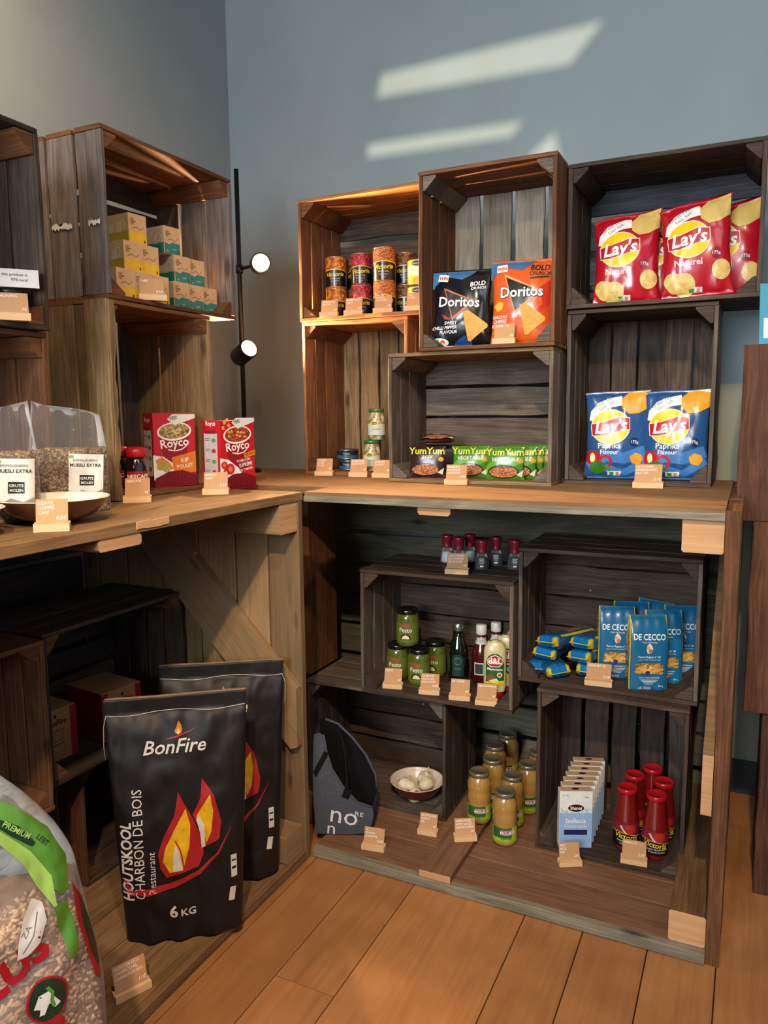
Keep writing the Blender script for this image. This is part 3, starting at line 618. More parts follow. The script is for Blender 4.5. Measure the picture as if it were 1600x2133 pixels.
def doritos(kind, seed):
    w, h = (.176, .208) if kind == 'black' else (.178, .222)
    s = pillow(w, h, .055, seed, wr=.004, crease=.003); P = s.P; mb = MB()
    blk = foil('0c0f14', .22); org = foil('d9591a'); red = foil('c4331c'); wh = plain('f2efe6', rough=.35, coat=.3)
    s.body(mb, blk if kind == 'black' else org)
    mb.decal(poly([(-.087, h-.004), (-.087, h-.05), (-.05, h-.018), (.0, h-.03), (.03, h-.014), (.04, h-.004)]), P, foil('3d6f9c'), .0006)
    mb.decal(rect(.03, .02), P, wh, .0012, -.055, h-.022, rot=-.15 if kind == 'black' else .05); mb.text('WIN', P, plain('c4331c'), .013, -.055, h-.027, .0018, bold=.03, rot=-.15 if kind == 'black' else .05)
    if kind == 'orange':
        mb.decal(poly([(.088, h-.05), (.05, h-.08), (.06, h-.12), (.03, h-.15), (.088, h-.13)]), P, red, .0006)
        mb.decal(poly([(.088, .02), (.04, .04), (.06, .09), (.088, .1)]), P, foil('c64a17'), .0006)
        mb.text('BOLD', P, plain('141414'), .02, .05, h-.032, .0012, bold=.03, shear=.2); mb.text('CRUNCH', P, plain('141414'), .0135, .05, h-.045, .0012, bold=.02, shear=.2); mb.decal(strip([(.025, h-.053), (.075, h-.049)], .004), P, plain('141414'), .0012)
    else:
        mb.decal(poly([(-.085, .03), (-.06, .15), (-.04, .162), (-.02, .14), (-.06, .03)]), P, foil('1a1d22'), .0006)
        mb.text('BOLD', P, wh, .0165, .045, h-.048, .0012, bold=.03, shear=.2, rot=.12); mb.text('CRUNCH', P, wh, .010, .047, h-.058, .0012, bold=.02, shear=.2, rot=.12)
        mb.decal(poly([(-.02, .01), (.01, .03), (.03, .012), (.03, .0), (-.02, 0)]), P, foil('1b3f7a'), .0006)
    # triangle mark + name
    cx = -.02 if kind == 'black' else -.01; cy = .118 if kind == 'black' else .135
    A, B, C = (cx-.032, cy+.04), (cx+.06, cy+.0), (cx-.005, cy-.05)
    if kind == 'orange': mb.decal(poly([(A[0]-.006, A[1]+.01), (B[0]+.006, B[1]), (C[0], C[1]-.008)]), P, plain('e8a060'), .0010); mb.decal(poly([A, B, C]), P, plain('15110f', rough=.3, coat=.3), .0014)
    else:
        mb.decal(poly([A, B, C]), P, plain('c06a3a'), .0010); mb.decal(poly([(A[0]+.005, A[1]-.007), (B[0]-.008, B[1]-.001), (C[0]-.0, C[1]+.010)]), P, plain('2a1512'), .0014)
    mb.text('Doritos', P, plain('181818'), .0375, cx+.012, cy-.013, .0020, bold=.055, sx=1.0, rot=-.05 if kind == 'black' else .0); mb.text('Doritos', P, wh, .0375, cx+.012, cy-.013, .0026, bold=.02, rot=-.05 if kind == 'black' else .0)
    ch = plain('dc9c3c', rough=.6, var=.25, scale=160); tx, ty = (.035, .055) if kind == 'black' else (.028, .065)
    mb.decal(poly([(tx-.03, ty+.035), (tx-.015, ty+.04), (tx+.04, ty+.002), (tx+.04, ty-.006), (tx-.008, ty-.042), (tx-.016, ty-.04)]), P, ch, .0030)
    if kind == 'black':
        for i, l in enumerate(['SWEET', 'CHILLI PEPPER', 'FLAVOUR']): mb.text(l, P, wh, .0118, -.012, .058-i*.0115, .0032, bold=.02, shear=.2, align='RIGHT')
        mb.decal(strip([(-.055, .085), (-.045, .076), (-.032, .072)], [.002, .009, .003]), P, plain('b0231c'), .0016)
        mb.decal(ell(.025, .010), P, plain('dfe6e0'), .0014, -.062, .014, rot=-.1); mb.decal(ell(.007, .007), P, plain('2f9a48'), .0020, -.072, .015); mb.decal(ell(.007, .006), P, plain('d8531f'), .0020, -.055, .013)
    else:
        for i, l in enumerate(['NACHO', 'CHEESE', 'FLAVOUR']): mb.text(l, P, wh, .0115, -.058, .068-i*.0115, .0016, bold=.02, shear=.2)
        mb.decal(poly([(-.075, .1), (-.062, .112), (-.048, .108), (-.05, .092), (-.064, .086)]), P, plain('e0b040'), .0012)
    return mb
Z = 1.4765
put(doritos('black', 2.2), 'chip_bag', 'black tortilla chip bag with a white name and one corn chip', 'chip bag', (-.800, 2.205, Z), .18, rx=-.10)
o1 = put(doritos('orange', 9.4), 'chip_bag', 'orange tortilla chip bag in front on the right of the tall crate', 'chip bag', (-.625, 2.225, Z), .12, 'orange tortilla chip bags', rx=-.08)
dup(o1, (-.598, 2.29, Z), .05, 'orange tortilla chip bag mostly hidden behind the front orange one', rx=-.06)
# ------------------------------------------------------------------ snack cans
BLK = plain('11100f', rough=.3, coat=.4); YEL = plain('e6c81e', rough=.4, coat=.3); GOLD = plain('c79b3b', rough=.3, metal=.6)
def nut_can(mat, r=.0345, h=.104):
    mb = MB(); mb.lathe([(r-.001, 0), (r, .003), (r, h-.004), (r-.002, h-.001)], mat, 36); prof = mb
    def P(x, z, off): a = x/r-pi/2; return ((r+off)*cos(a), (r+off)*sin(a), z)
    return mb, P
CAN = {}
def snack(kind, mat, textc):
    t = thing('snack_can', kind, 'can', (0, 0, 0), 0, 'stacked clear snack cans')
    mb, P = nut_can(mat); mb.build('jar_body', t)
    r, h = .0348, .104; mb = MB()
    top = lambda x: .052+.008*cos(x/r*1.0)
    n = 40; vs = []; 
    for i in range(n+1):
        x = (i/n*2-1)*pi*r; vs += [P(x, .004, .0004), P(x, .05+.010*cos(x/r), .0004), P(x, .0525+.010*cos(x/r), .0004)]
    mb.add(vs, [(3*i, 3*i+3, 3*i+4, 3*i+1) for i in range(n)], BLK, smooth=True); mb.add(vs, [(3*i+1, 3*i+4, 3*i+5, 3*i+2) for i in range(n)], YEL, smooth=True)
    mb.text('Victoria', P, YEL, .0195, .0, .038, .0010, bold=.02, shear=.2, rot=.05, sub=.004); mb.text('Snack mix', P, plain('d9d4c8'), .008, 0, .028, .0010, sub=.004); mb.text('assortment', P, plain('d9d4c8'), .006, 0, .020, .0010, sub=.004); mb.text('200 g', P, plain('d9d4c8'), .006, 0, .012, .0010, sub=.004)
    mb.build('label_band', t)
    mb = MB(); mb.lathe([(r-.0003, h-.003), (r+.0003, h-.002), (r+.0003, h), (r-.003, h+.0008)], plain('b9a37a', rough=.25, metal=.7), 36); mb.build('rim', t)
    return t
mo = cells('orange_nuts', 'd9731a', 'e98f2c', 'c9601a', 95); mp_ = cells('pink_nuts', 'b8283a', 'cf3f4e', 'a01e30', 110); mt_ = cells('mixed_nuts', 'c9703a', 'd98a48', '9c4a22', 150, stretch=(1, 1, 2)); mbr = cells('brown_nuts', '7a4a2a', 'a06a3c', '5c341c', 120)
Z = 1.6105
sets = [(mo, [(-1.326, 2.40)], 'orange'), (mp_, [(-1.214, 2.385)], 'pink-red'), (mt_, [(-1.125, 2.375)], 'orange curly')]
TA = rot0 = .35
c = snack('orange-nut snack can, upper one of the left front pair', mo, YEL); c.location = (-1.338, 2.405, Z+.105); c.rotation_euler[2] = TA
dup(c, (-1.338, 2.405, Z), TA, 'orange-nut snack can, lower one of the left front pair, behind its price tag')
c = snack('pink snack can, upper one of the second front pair', mp_, YEL); c.location = (-1.233, 2.395, Z+.105); c.rotation_euler[2] = TA
dup(c, (-1.233, 2.395, Z), TA, 'pink snack can, lower one of the second front pair')
c = snack('pale orange curly-snack can, upper one of the third front pair', mt_, YEL); c.location = (-1.137, 2.375, Z+.1051); c.rotation_euler[2] = TA; c.scale = (1.05, 1.05, 1.06)
d = dup(c, (-1.137, 2.375, Z), TA, 'pale orange curly-snack can, lower one of the third front pair'); d.scale = (1.05, 1.05, 1.0)
c = snack('brown-nut snack can, upper one squeezed between the orange and pink stacks', mbr, YEL); c.location = (-1.290, 2.470, Z+.105); c.rotation_euler[2] = TA
dup(c, (-1.290, 2.470, Z), TA, 'brown-nut snack can, lower one squeezed between the orange and pink stacks')
dup(c, (-1.095, 2.455, Z+.105), TA, 'brown-nut snack can, upper one behind right of the pale orange stack')
dup(c, (-1.095, 2.455, Z), TA, 'brown-nut snack can, lower one behind right of the pale orange stack')
dup(c, (-1.018, 2.50, Z+.105), TA, 'brown-nut snack can, upper one rearmost behind the yellow tin')
dup(c, (-1.018, 2.50, Z), TA, 'brown-nut snack can, lower one rearmost behind the yellow tin')
def yellow_tin():
    t = thing('food_tin', 'yellow and white food tin, upper one beside the tall crate edge', 'tin', (-1.018, 2.385, Z+.085), .3, 'yellow food tins')
    r, h = .037, .083; mb = MB(); mb.lathe([(r-.001, 0), (r, .002), (r, h-.002), (r-.001, h), (r-.004, h-.002)], plain('b8b09a', rough=.25, metal=.8), 36); mb.build('tin_body', t)
    def P(x, z, off): a = x/r-pi/2; return ((r+off)*cos(a), (r+off)*sin(a), z)
    mb = MB(); mb.lathe([(r+.0004, .004), (r+.0004, .03), (r+.0004, .062), (r+.0004, h-.004)], None, 36, caps=False, mats=[plain('e8d21a', rough=.4), plain('efe9b8', rough=.4), plain('e8d21a', rough=.4)])
    mb.decal(ell(.019, .0085), P, plain('161a12'), .0009, 0, .069, sub=.004); mb.text('Goud Geel', P, WHITE, .0075, 0, .0665, .0014, sub=.004, shear=.2)
    mb.decal(ell(.015, .011), P, plain('d9a520', var=.2), .0009, 0, .016, sub=.004); mb.text('maïs - corn', P, plain('5d5a3a'), .006, 0, .045, .0009, sub=.004)
    mb.build('paper_label', t); return t
yt = yellow_tin(); dup(yt, (-1.018, 2.385, Z), .3, 'yellow and white food tin, lower one under its twin')
# ------------------------------------------------------------------ jars: shared builder
def cylP(rf):
    def P(x, z, off):
        r = rf(z) if callable(rf) else rf; a = x/r-pi/2; return ((r+off)*cos(a), (r+off)*sin(a), z)
    return P
def prof_r(prof):
    def rf(z):
        for (r0, z0), (r1, z1) in zip(prof[:-1], prof[1:]):
            if z0 <= z <= z1: return r0+(r1-r0)*((z-z0)/(z1-z0) if z1 > z0 else 0)
        return prof[-1][0]
    return rf
def band(mb, P, z0, z1, mat, x0=None, x1=None, r=.03, off=.0006, n=28):
    x0 = -pi*r if x0 is None else x0; x1 = pi*r if x1 is None else x1
    vs = []; m = 6
    for i in range(n+1):
        for k in range(m+1): vs.append(P(x0+(x1-x0)*i/n, z0+(z1-z0)*k/m, off))
    mb.add(vs, [(i*(m+1)+k, (i+1)*(m+1)+k, (i+1)*(m+1)+k+1, i*(m+1)+k+1) for i in range(n) for k in range(m)], mat, smooth=True)
def lidmb(r, h, mat, z): mb = MB(); mb.lathe([(r-.002, 0), (r, .001), (r, h-.002), (r-.002, h), (r-.004, h), (r-.005, h-.0015), (.001, h-.0015)], mat, 32, c=(0, 0, z)); return mb
def liquid(c, rough=.2): return plain(c, rough=rough, spec=.6, coat=1, var=.1, scale=40)
# green-lidded pickle jars
def pickle_jar():
    t = thing('pickle_jar', 'green-lidded jar of pale pickled onions, top one of the stack beside the noodle crate', 'jar', (-1.185, 2.40, TOPZ+.012+.1085), .45, 'green-lidded pickle jars')
    prof = [(.026, 0), (.0305, .004), (.0305, .075), (.027, .088), (.024, .094), (.024, .098)]
    mb = MB(); mb.lathe(prof, cells('pickled_onions', 'a8a074', 'cfc9a0', '8c8a5c', 60, coat=1, rough=.2), 36); mb.build('glass_jar', t)
    P = cylP(prof_r(prof)); mb = MB()
    band(mb, P, .018, .056, plain('b5c7bb', rough=.5), r=.0305, x0=-.055, x1=.035); mb.decal(poly([(-.016, 0), (.016, 0), (.012, .010), (0, .017), (-.012, .010)]), P, YEL, .0010, -.008, .052, sub=.004)
    mb.decal(ell(.010, .005), P, plain('1d2b22'), .0014, -.008, .058, sub=.004); mb.text('Kühne', P, YEL, .0068, -.008, .0558, .0018, sub=.004)
    mb.text('Zilveruien', P, plain('3c5a48'), .0075, 0, .036, .0012, sub=.004); mb.build('label_wrap', t)
    lidmb(.027, .012, plain('1f6b33', rough=.3, coat=.3), .096).build('lid', t); return t
pj1 = pickle_jar(); dup(pj1, (-1.197, 2.385, TOPZ+.012), .45, 'green-lidded pickle jar standing under the top one')
dup(pj1, (-1.118, 2.44, TOPZ+.012), .3, 'green-lidded pickle jar seen through the slats of the noodle crate')
# tuna tins
def tuna():
    t = thing('tuna_tin', 'blue and black tuna tin, upper of the two stacked', 'tin', (-1.312, 2.42, TOPZ+.012+.0375), .4, 'stacked tuna tins')
    r, h = .040, .037; mb = MB(); mb.lathe([(r-.002, 0), (r, .002), (r, .0055), (r-.001, .006), (r-.001, h-.006), (r, h-.0055), (r, h-.002), (r-.001, h), (r-.004, h-.003), (.001, h-.003)], plain('8f989c', rough=.2, metal=.9), 36); mb.build('tin_body', t)
    P = cylP(r-.001); mb = MB(); band(mb, P, .007, .016, plain('1c5f8a', rough=.3, coat=.4), r=r); band(mb, P, .016, h-.008, plain('12222c', rough=.3, coat=.4), r=r)
    mb.text('Tonijn', P, plain('cfd8dc'), .009, 0, .019, .0012, sub=.004); mb.build('paper_label', t); return t
tt = tuna(); dup(tt, (-1.300, 2.41, TOPZ+.012), .2, 'tuna tin at the bottom of the stack of two')
# ------------------------------------------------------------------ instant noodles
def noodle_pack(kind, seed):
    w, h = .118, .098; base = foil('2d1410') if kind == 'beef' else foil('3d7a1c'); s = pillow(w, h, .024, seed, wr=.002, crease=.002); P = s.P; mb = MB(); s.body(mb, base, nu=40, nz=30)
    lime = plain('c3cf2a', rough=.35, coat=.3); wh = plain('eee9dc')
    if kind == 'veg': mb.decal(poly([(-.055, .04), (-.03, .06), (0, .055), (.055, .07), (.055, .05), (0, .03), (-.055, .02)]), P, foil('5c9a2a'), .0006)
    mb.decal(ell(.046, .020), P, plain('1c1512', rough=.3), .0010, -.004, .024); mb.decal(ell(.042, .0165), P, cells('noodles_print', 'c9703a', 'd9955c', 'a04a24', 260), .0016, -.004, .023)
    mb.text('YumYum', P, plain('20300f'), .030, 0, .072, .0010, bold=.05); mb.text('YumYum', P, lime, .030, 0, .072, .0016, bold=.02)
    mb.text('BEEF' if kind == 'beef' else 'VEGETABLE', P, wh, .017 if kind == 'beef' else .0155, 0, .055, .0016, shear=.3, bold=.01)
    mb.decal(ell(.0085, .007), P, plain('c8902a'), .0016, .045, .056); mb.decal(poly([(.035, .015), (.055, .03), (.05, .008)]), P, plain('c9c4a8'), .0020)
    return mb
Z = TOPZ+.012
put(noodle_pack('beef', 1), 'noodle_packet', 'dark brown beef noodle packet standing at the left of the crate', 'noodle packet', (-.915, 2.205, Z), .2, 'instant noodle packets', rx=-.15, part='packet')
put(noodle_pack('beef', 2), 'noodle_packet', 'dark noodle packet lying flat on top of the beef packet', 'noodle packet', (-.895, 2.235, Z+.112), .3, 'instant noodle packets', rx=-1.45, part='packet')
v1 = put(noodle_pack('veg', 3), 'noodle_packet', 'green vegetable noodle packet behind the price tag, left of the wider green one', 'noodle packet', (-.785, 2.24, Z), .2, 'instant noodle packets', rx=-.16, part='packet')
put(noodle_pack('veg', 6), 'noodle_packet', 'green vegetable noodle packet in front at the right end of the crate', 'noodle packet', (-.660, 2.195, Z), .15, 'instant noodle packets', rx=-.10, part='packet')
for i, nm in enumerate(['first', 'second', 'third', 'fourth', 'last']):
    dup(v1, (-.632+i*.013, 2.235+i*.036, Z), .1-.02*i, 'green noodle packet, %s in the row behind the front right one' % nm, rx=-.08)
# ------------------------------------------------------------------ tea boxes
def carton(w, d, h, front, label, cat, name, loc, rz, group=None, side=None, top=None, bev=.0006):
    t = thing(name, label, cat, loc, rz, group); mb = MB(); mb.box((-w/2, 0, 0), (w/2, d, h), front, bev); return t, mb
def PF(x, z, off): return (x, -off, z)
def PLs(w):      # left face, x from back(0) to front
    return lambda x, z, off: (-w/2-off, -x, z)
def PT(h): return lambda x, y, off: (x, y, h+off)
def tea_box(kind, label, loc):
    w, d, h = .060, .090, .0745; kr = plain('d6ac7e', rough=.7); cc = plain('f0bd1e' if kind == 'yellow' else '2c8178', rough=.6); gr = plain('b8a080' if kind == 'yellow' else 'b4a894', rough=.7); sc = plain('9c8c2a' if kind == 'yellow' else '15746e', rough=.6)
    t, mb = carton(w, d, h, kr, label, 'tea box', 'tea_box', loc, pi/2-.08, 'yellow tea boxes' if kind == 'yellow' else 'teal tea boxes')
    if kind == 'yellow': mb.decal(poly([(-.0285, .001), (.0285, .001), (.0285, .022), (.012, .034), (-.006, .026), (-.0285, .030)]), PF, cc, .0004, sub=0)
    else: mb.decal(poly([(-.0285, .001), (.0285, .001), (.0285, .031), (0, .033), (-.01, .026), (-.0285, .030)]), PF, cc, .0004, sub=0)
    dk = plain('5a4632'); wh = plain('e6dccb')
    for i, l in enumerate(['JUST', 'GREEN' if kind == 'teal' else 'HERBS', 'TEA']): mb.text(l, PF, dk, .0062, -.024, .058-i*.0058, .0006, align='LEFT', sub=0, bold=.01)
    mb.decal(strip([(-.018, .036), (-.005, .042), (.01, .036), (.02, .046)], .0012), PF, dk, .0006, sub=0); mb.text('organic', PF, wh, .0055, .006, .013, .0008, sub=0); mb.text('20', PF, wh, .006, -.018, .006, .0008, sub=0, bold=.02); mb.decal(rect(.005, .007), PF, dk, .0008, .022, .008, sub=0)
    P = PLs(w); mb.decal(rect(d-.002, h*.62-.002), P, gr, .0004, -d/2, h*.69, sub=0); mb.decal(rect(d-.002, h*.38), P, sc, .0004, -d/2, h*.19+.001, sub=0)
    mb.decal(ringshape(.010, .012, .0015, 16), P, wh, .0008, -.022, .046, sub=0); mb.decal(rect(.016, .028), P, plain('b8b0a2'), .0007, -.035, .042, sub=0); mb.decal(ell(.008, .011), P, plain('b8b0a2'), .0007, -.066, .040, sub=0)
    mb.build('carton', t); return t
ZB = 1.5802
pos = {'yellow': [(0, 1.525, 'bottom left, half behind the torn crate corner'), (0, 1.588, 'bottom middle behind the card'), (0, 1.652, 'bottom right'), (1, 1.565, 'middle row left'), (1, 1.628, 'middle row right'), (2, 1.597, 'at the very top')],
       'teal': [(0, 1.752, 'bottom left'), (0, 1.815, 'bottom middle'), (0, 1.877, 'bottom right'), (1, 1.772, 'middle row left'), (1, 1.835, 'middle row right'), (2, 1.745, 'at the very top')]}
for k in pos:
    pr = None
    for row, y, nm in pos[k]:
        X = (-1.462 if k == 'yellow' else -1.475)-.01*row; z = ZB+row*.0752
        lab = '%s tea box, %s of the %s pile' % (k, nm, k)
        if pr is None: pr = tea_box(k, lab, (X, y, z))
        else: dup(pr, (X, y, z), pi/2-.08+random.uniform(-.05, .05), lab)
# ------------------------------------------------------------------ soup boxes
def soup(kind, label, loc, rz, h=.205):
    w, d = .122, .082; red = plain('c2121f', rough=.35, coat=.2); wh = plain('ece7df', rough=.5); dr = plain('6e0a16', rough=.4)
    t, mb = carton(w, d, h, red, label, 'soup box', 'soup_box', loc, rz, 'red instant soup boxes', bev=.001)
    # mug picture
    mb.decal(poly([(-.045, .145), (-.032, .07), (-.005, .045), (.03, .06), (.045, .155)]), PF, plain('8e0c1a', rough=.4), .0005, sub=0)
    mb.decal(ell(.050, .026), PF, wh, .0008, 0, .155, sub=0, rot=.08); sp = cells('chicken_soup', 'b08a3a', 'cfae60', '8a6a2a', 170) if kind == 'chicken' else cells('tomato_soup', 'b0301a', 'd0602a', '8c1f12', 170)
    mb.decal(ell(.045, .0215), PF, sp, .0010, 0, .156, sub=0, rot=.08)
    for i in range(9): x, y = random.uniform(-.032, .032), random.uniform(-.012, .012); mb.decal(ringshape(.005, .003, .0018, 10) if kind == 'chicken' else rect(.008, .006), PF, plain('e6d9a0' if kind == 'chicken' else 'd9a24e'), .0013, x, .156+y, sub=0, rot=x*20)
    if kind != 'chicken':
        for x, y in ((-.045, .19), (-.03, .182), (-.035, .197), (-.05, .175)): mb.decal(rect(.010, .009), PF, plain('d9a24e'), .0012, x, y, sub=0, rot=x*30)
    mb.text('Royco', PF, WHITE, .033, .0, .112, .0010, bold=.02, rot=.1, sub=0); mb.decal(strip([(-.02, .104), (0, .1), (.02, .104), (.034, .114)], .003), PF, WHITE, .0010, sub=0)
    mb.decal(poly([(-.02, .19), (.0, .172), (.062, .192), (.062, .203), (-.005, .203)]), PF, plain('d9d9cb'), .0014, sub=0); mb.text('YES!', PF, plain('1f2a1f'), .013, -.002, .188, .0018, bold=.02, rot=.2, sub=0)
    mb.decal(poly([(-.064, .09), (-.035, .085), (.0, .06), (.02, .03), (-.064, .02)]), PF, wh, .0012, sub=0)
    if kind == 'chicken':
        mb.decal(poly([(-.058, .075), (-.04, .085), (-.02, .07), (-.005, .05), (-.03, .045), (-.05, .05)]), PF, plain('d08a4a', var=.25, scale=200), .0016, sub=0)
        for x, y in ((-.048, .055), (-.03, .062), (-.028, .048)): mb.decal(ringshape(.009, .007, .003, 14), PF, plain('8fb53a'), .0019, x, y, sub=0)
        mb.decal(poly([(-.012, .082), (.06, .098), (.06, .038), (-.004, .034)]), PF, plain('d9741c'), .0020, sub=0); mb.text('KIP', PF, WHITE, .017, .027, .068, .0024, sub=0, rot=.1, bold=.01); mb.text('POULET', PF, WHITE, .015, .027, .052, .0024, sub=0, rot=.1, bold=.01, sx=.9)
    else:
        for x, y, r in ((-.05, .07, .011), (-.03, .058, .016), (-.045, .05, .01)): mb.decal(ell(r, r), PF, plain('c22a1a'), .0016, x, y, sub=0); mb.decal(ell(r*.5, r*.5), PF, plain('dd6a4a'), .0019, x, y, sub=0)
        mb.text('TOMATEN', PF, WHITE, .0105, .018, .078, .0024, sub=0, rot=.15, bold=.01); mb.text('SUPRÊME', PF, WHITE, .015, .026, .064, .0024, sub=0, rot=.15, bold=.01, sx=.8); mb.text('DE TOMATES', PF, WHITE, .0095, .028, .052, .0024, sub=0, rot=.15, bold=.01, sx=.85)
        mb.decal(poly([(.02, .1), (.062, .11), (.062, .095), (.022, .088)]), PF, plain('d98a1c'), .0020, sub=0); mb.text('CRUNCHY', PF, plain('301008'), .009, .043, .096, .0024, sub=0, rot=.2, bold=.02, sx=.85)
    # opened perforated tray
    mb.decal(poly([(-.062, .004), (-.06, .025), (-.02, .043), (.02, .045), (.062, .03), (.062, .004)]), PF, dr, .0022, sub=0)
    for i in range(9): mb.decal(strip([(-.05+i*.012, .008), (-.045+i*.011, .022), (-.03+i*.008, .036)], .0012), PF, plain('9c1524'), .0026, sub=0)
    P = PLs(w); mb.text('Royco', P, WHITE, .018, -.042, .182, .0006, bold=.02, sub=0)
    mb.decal(rect(.062, .13), P, plain('c9c4bf'), .0005, -.044, .095, sub=0); mb.decal(rect(.05, .008), P, plain('8e0c1a'), .0009, -.044, .163, sub=0)
    for i in range(4): mb.decal(ell(.010, .006), P, plain('c2362a' if i % 2 else '6e9a3a'), .0009, -.03, .14-i*.03, sub=0); mb.decal(rect(.024, .0016), P, plain('6a6460'), .0009, -.058, .145-i*.03, sub=0); mb.decal(rect(.020, .0016), P, plain('6a6460'), .0009, -.06, .140-i*.03, sub=0)
    mb.build('carton', t); return t
soup('chicken', 'red soup box with an orange square and noodle mug, left one', (-1.472, 1.692, TOPZ+.012), 1.08, h=.207)
soup('tomato', 'red soup box with a tomato soup mug, right one', (-1.335, 1.800, TOPZ), 1.3, h=.196)
# ------------------------------------------------------------------ coffee jars
def coffee_jar():
    t = thing('coffee_jar', 'red-lidded instant coffee jar in front, behind its price tag', 'jar', (-1.448, 1.512, TOPZ+.012), .75, 'instant coffee jars')
    prof = [(.022, 0), (.026, .003), (.028, .03), (.027, .06), (.022, .078), (.019, .086)]
    mb = MB(); mb.lathe(prof, plain('1f0f0a', rough=.12, coat=1, spec=.8), 32); mb.build('glass_jar', t)
    P = cylP(prof_r(prof)); mb = MB(); band(mb, P, .012, .052, plain('a3121c', rough=.4, coat=.3), x0=-.022, x1=.034, r=.028); mb.text('NESCAFÉ', P, WHITE, .0125, .004, .036, .0012, bold=.02, sub=.003); mb.decal(ell(.009, .007), P, plain('6b2a1a'), .0012, .008, .022, sub=.003); mb.build('label_wrap', t)
    mb = MB(); mb.lathe([(.023, 0), (.025, .002), (.0255, .015), (.022, .022), (.012, .025), (.001, .025)], plain('b3141c', rough=.35, coat=.3), 32, c=(0, 0, .084)); mb.build('lid', t); return t
cj = coffee_jar(); dup(cj, (-1.525, 1.532, TOPZ+.012), .75, 'red-lidded instant coffee jar half hidden behind the front one')
# ------------------------------------------------------------------ bowls
def bowl(label, loc, r, h, outer, cat='bowl', group=None, name='ceramic_bowl', inner='e3dcc6'):
    t = thing(name, label, cat, loc, 0, group); mo_ = plain(outer, rough=.25, coat=.6, var=.15, scale=20); mi_ = plain(inner, rough=.25, coat=.5)
    mb = MB(); n = 14; prof = [(r*.38, 0), (r*.42, 0), (r*.42, .006)]+[(r*(.42+.58*(i/n)**.72), .006+(h-.006)*(i/n)**1.5) for i in range(1, n+1)]
    mb.lathe(prof, mo_, 56); mb.f.pop(); mb.m.pop(); mb.uv.pop(); mb.t.pop(); mb.sm.pop(); mb.build('outer_shell', t)
    mb = MB(); prof = [(r, h), (r-.0015, h+.0015), (r-.004, h)]+[((r-.004)*(1-(1-.4)*(i/n)**1.1*.98), h-(h-.010)*(1-(1-i/n)**1.8)) for i in range(1, n+1)]+[(.001, .0095)]
    mb.lathe(prof, mi_, 56, caps=False); mb.build('inner_glaze', t, None)['label'] = 'cream glazed inside'
    return t
bowl('wide cream-lined brown bowl on the left counter, whole one', (-1.262, 1.085, TOPZ), .108, .050, '5c3420', group='brown bowls')
bowl('brown bowl cut off by the left picture edge', (-1.275, .865, TOPZ), .095, .050, '6a4028', group='brown bowls')
bowl('small red-brown bowl filled with garlic bulbs', (-.935, 2.165, .0425), .088, .056, '5a1c14', inner='d6c6b8')
def garlic(label, loc, rot, sd):
    t = thing('garlic_bulb', label, 'garlic', loc, rot[2], 'garlic bulbs in the bowl', rx=rot[0], ry=rot[1]); mb = MB(); n, m = 28, 14; vs = []
    for k in range(m+1):
        ph = pi*k/m
        for i in range(n):
            th = 2*pi*i/n; rr = .024*(sin(ph)**.8+.02)*(1+.07*abs(sin(th*3.5+sd))-.03); z = -.019*cos(ph)
            if k > m*.7: q = (k-m*.7)/(m*.3); z += q*q*.012; rr *= (1-.25*q)
            vs.append((rr*cos(th), rr*sin(th), z+.019))
    mb.add(vs, [(k*n+i, k*n+(i+1) % n, (k+1)*n+(i+1) % n, (k+1)*n+i) for k in range(m) for i in range(n)], plain('d8cbb0', rough=.6, var=.14, scale=90), smooth=True); mb.build('bulb', t)
    mb = MB(); mb.tube([(0, 0, .046), (.001, 0, .054), (.004, .001, .062)], [.005, .0035, .0028], plain('c9b48c', rough=.8)); mb.build('stem', t)
    mb = MB(); mb.lathe([(.0105, .0018), (.008, -.0006), (.001, -.001)], plain('7d5c38', rough=.95, var=.4, scale=400, bump=1), 14); mb.build('root_plate', t); return t
gx, gy, gz = -.935, 2.165, .0435
for i, (dx, dy, dz, rx, ry, lb) in enumerate([(-.030, -.008, .020, .6, -.5, 'garlic bulb at the left showing its brown root'), (.008, .030, .022, .2, .2, 'garlic bulb at the back of the bowl, topmost'), (.036, .004, .020, -.2, .5, 'garlic bulb on the right side of the bowl'), (-.016, -.036, .021, 1.1, .2, 'garlic bulb with peeling skin at the front left'), (.014, -.032, .021, 2.3, .2, 'garlic bulb with brown root facing up at the front')]):
    garlic(lb, (gx+dx, gy+dy, gz+dz+.004), (rx, ry, i*1.1), i*1.7)
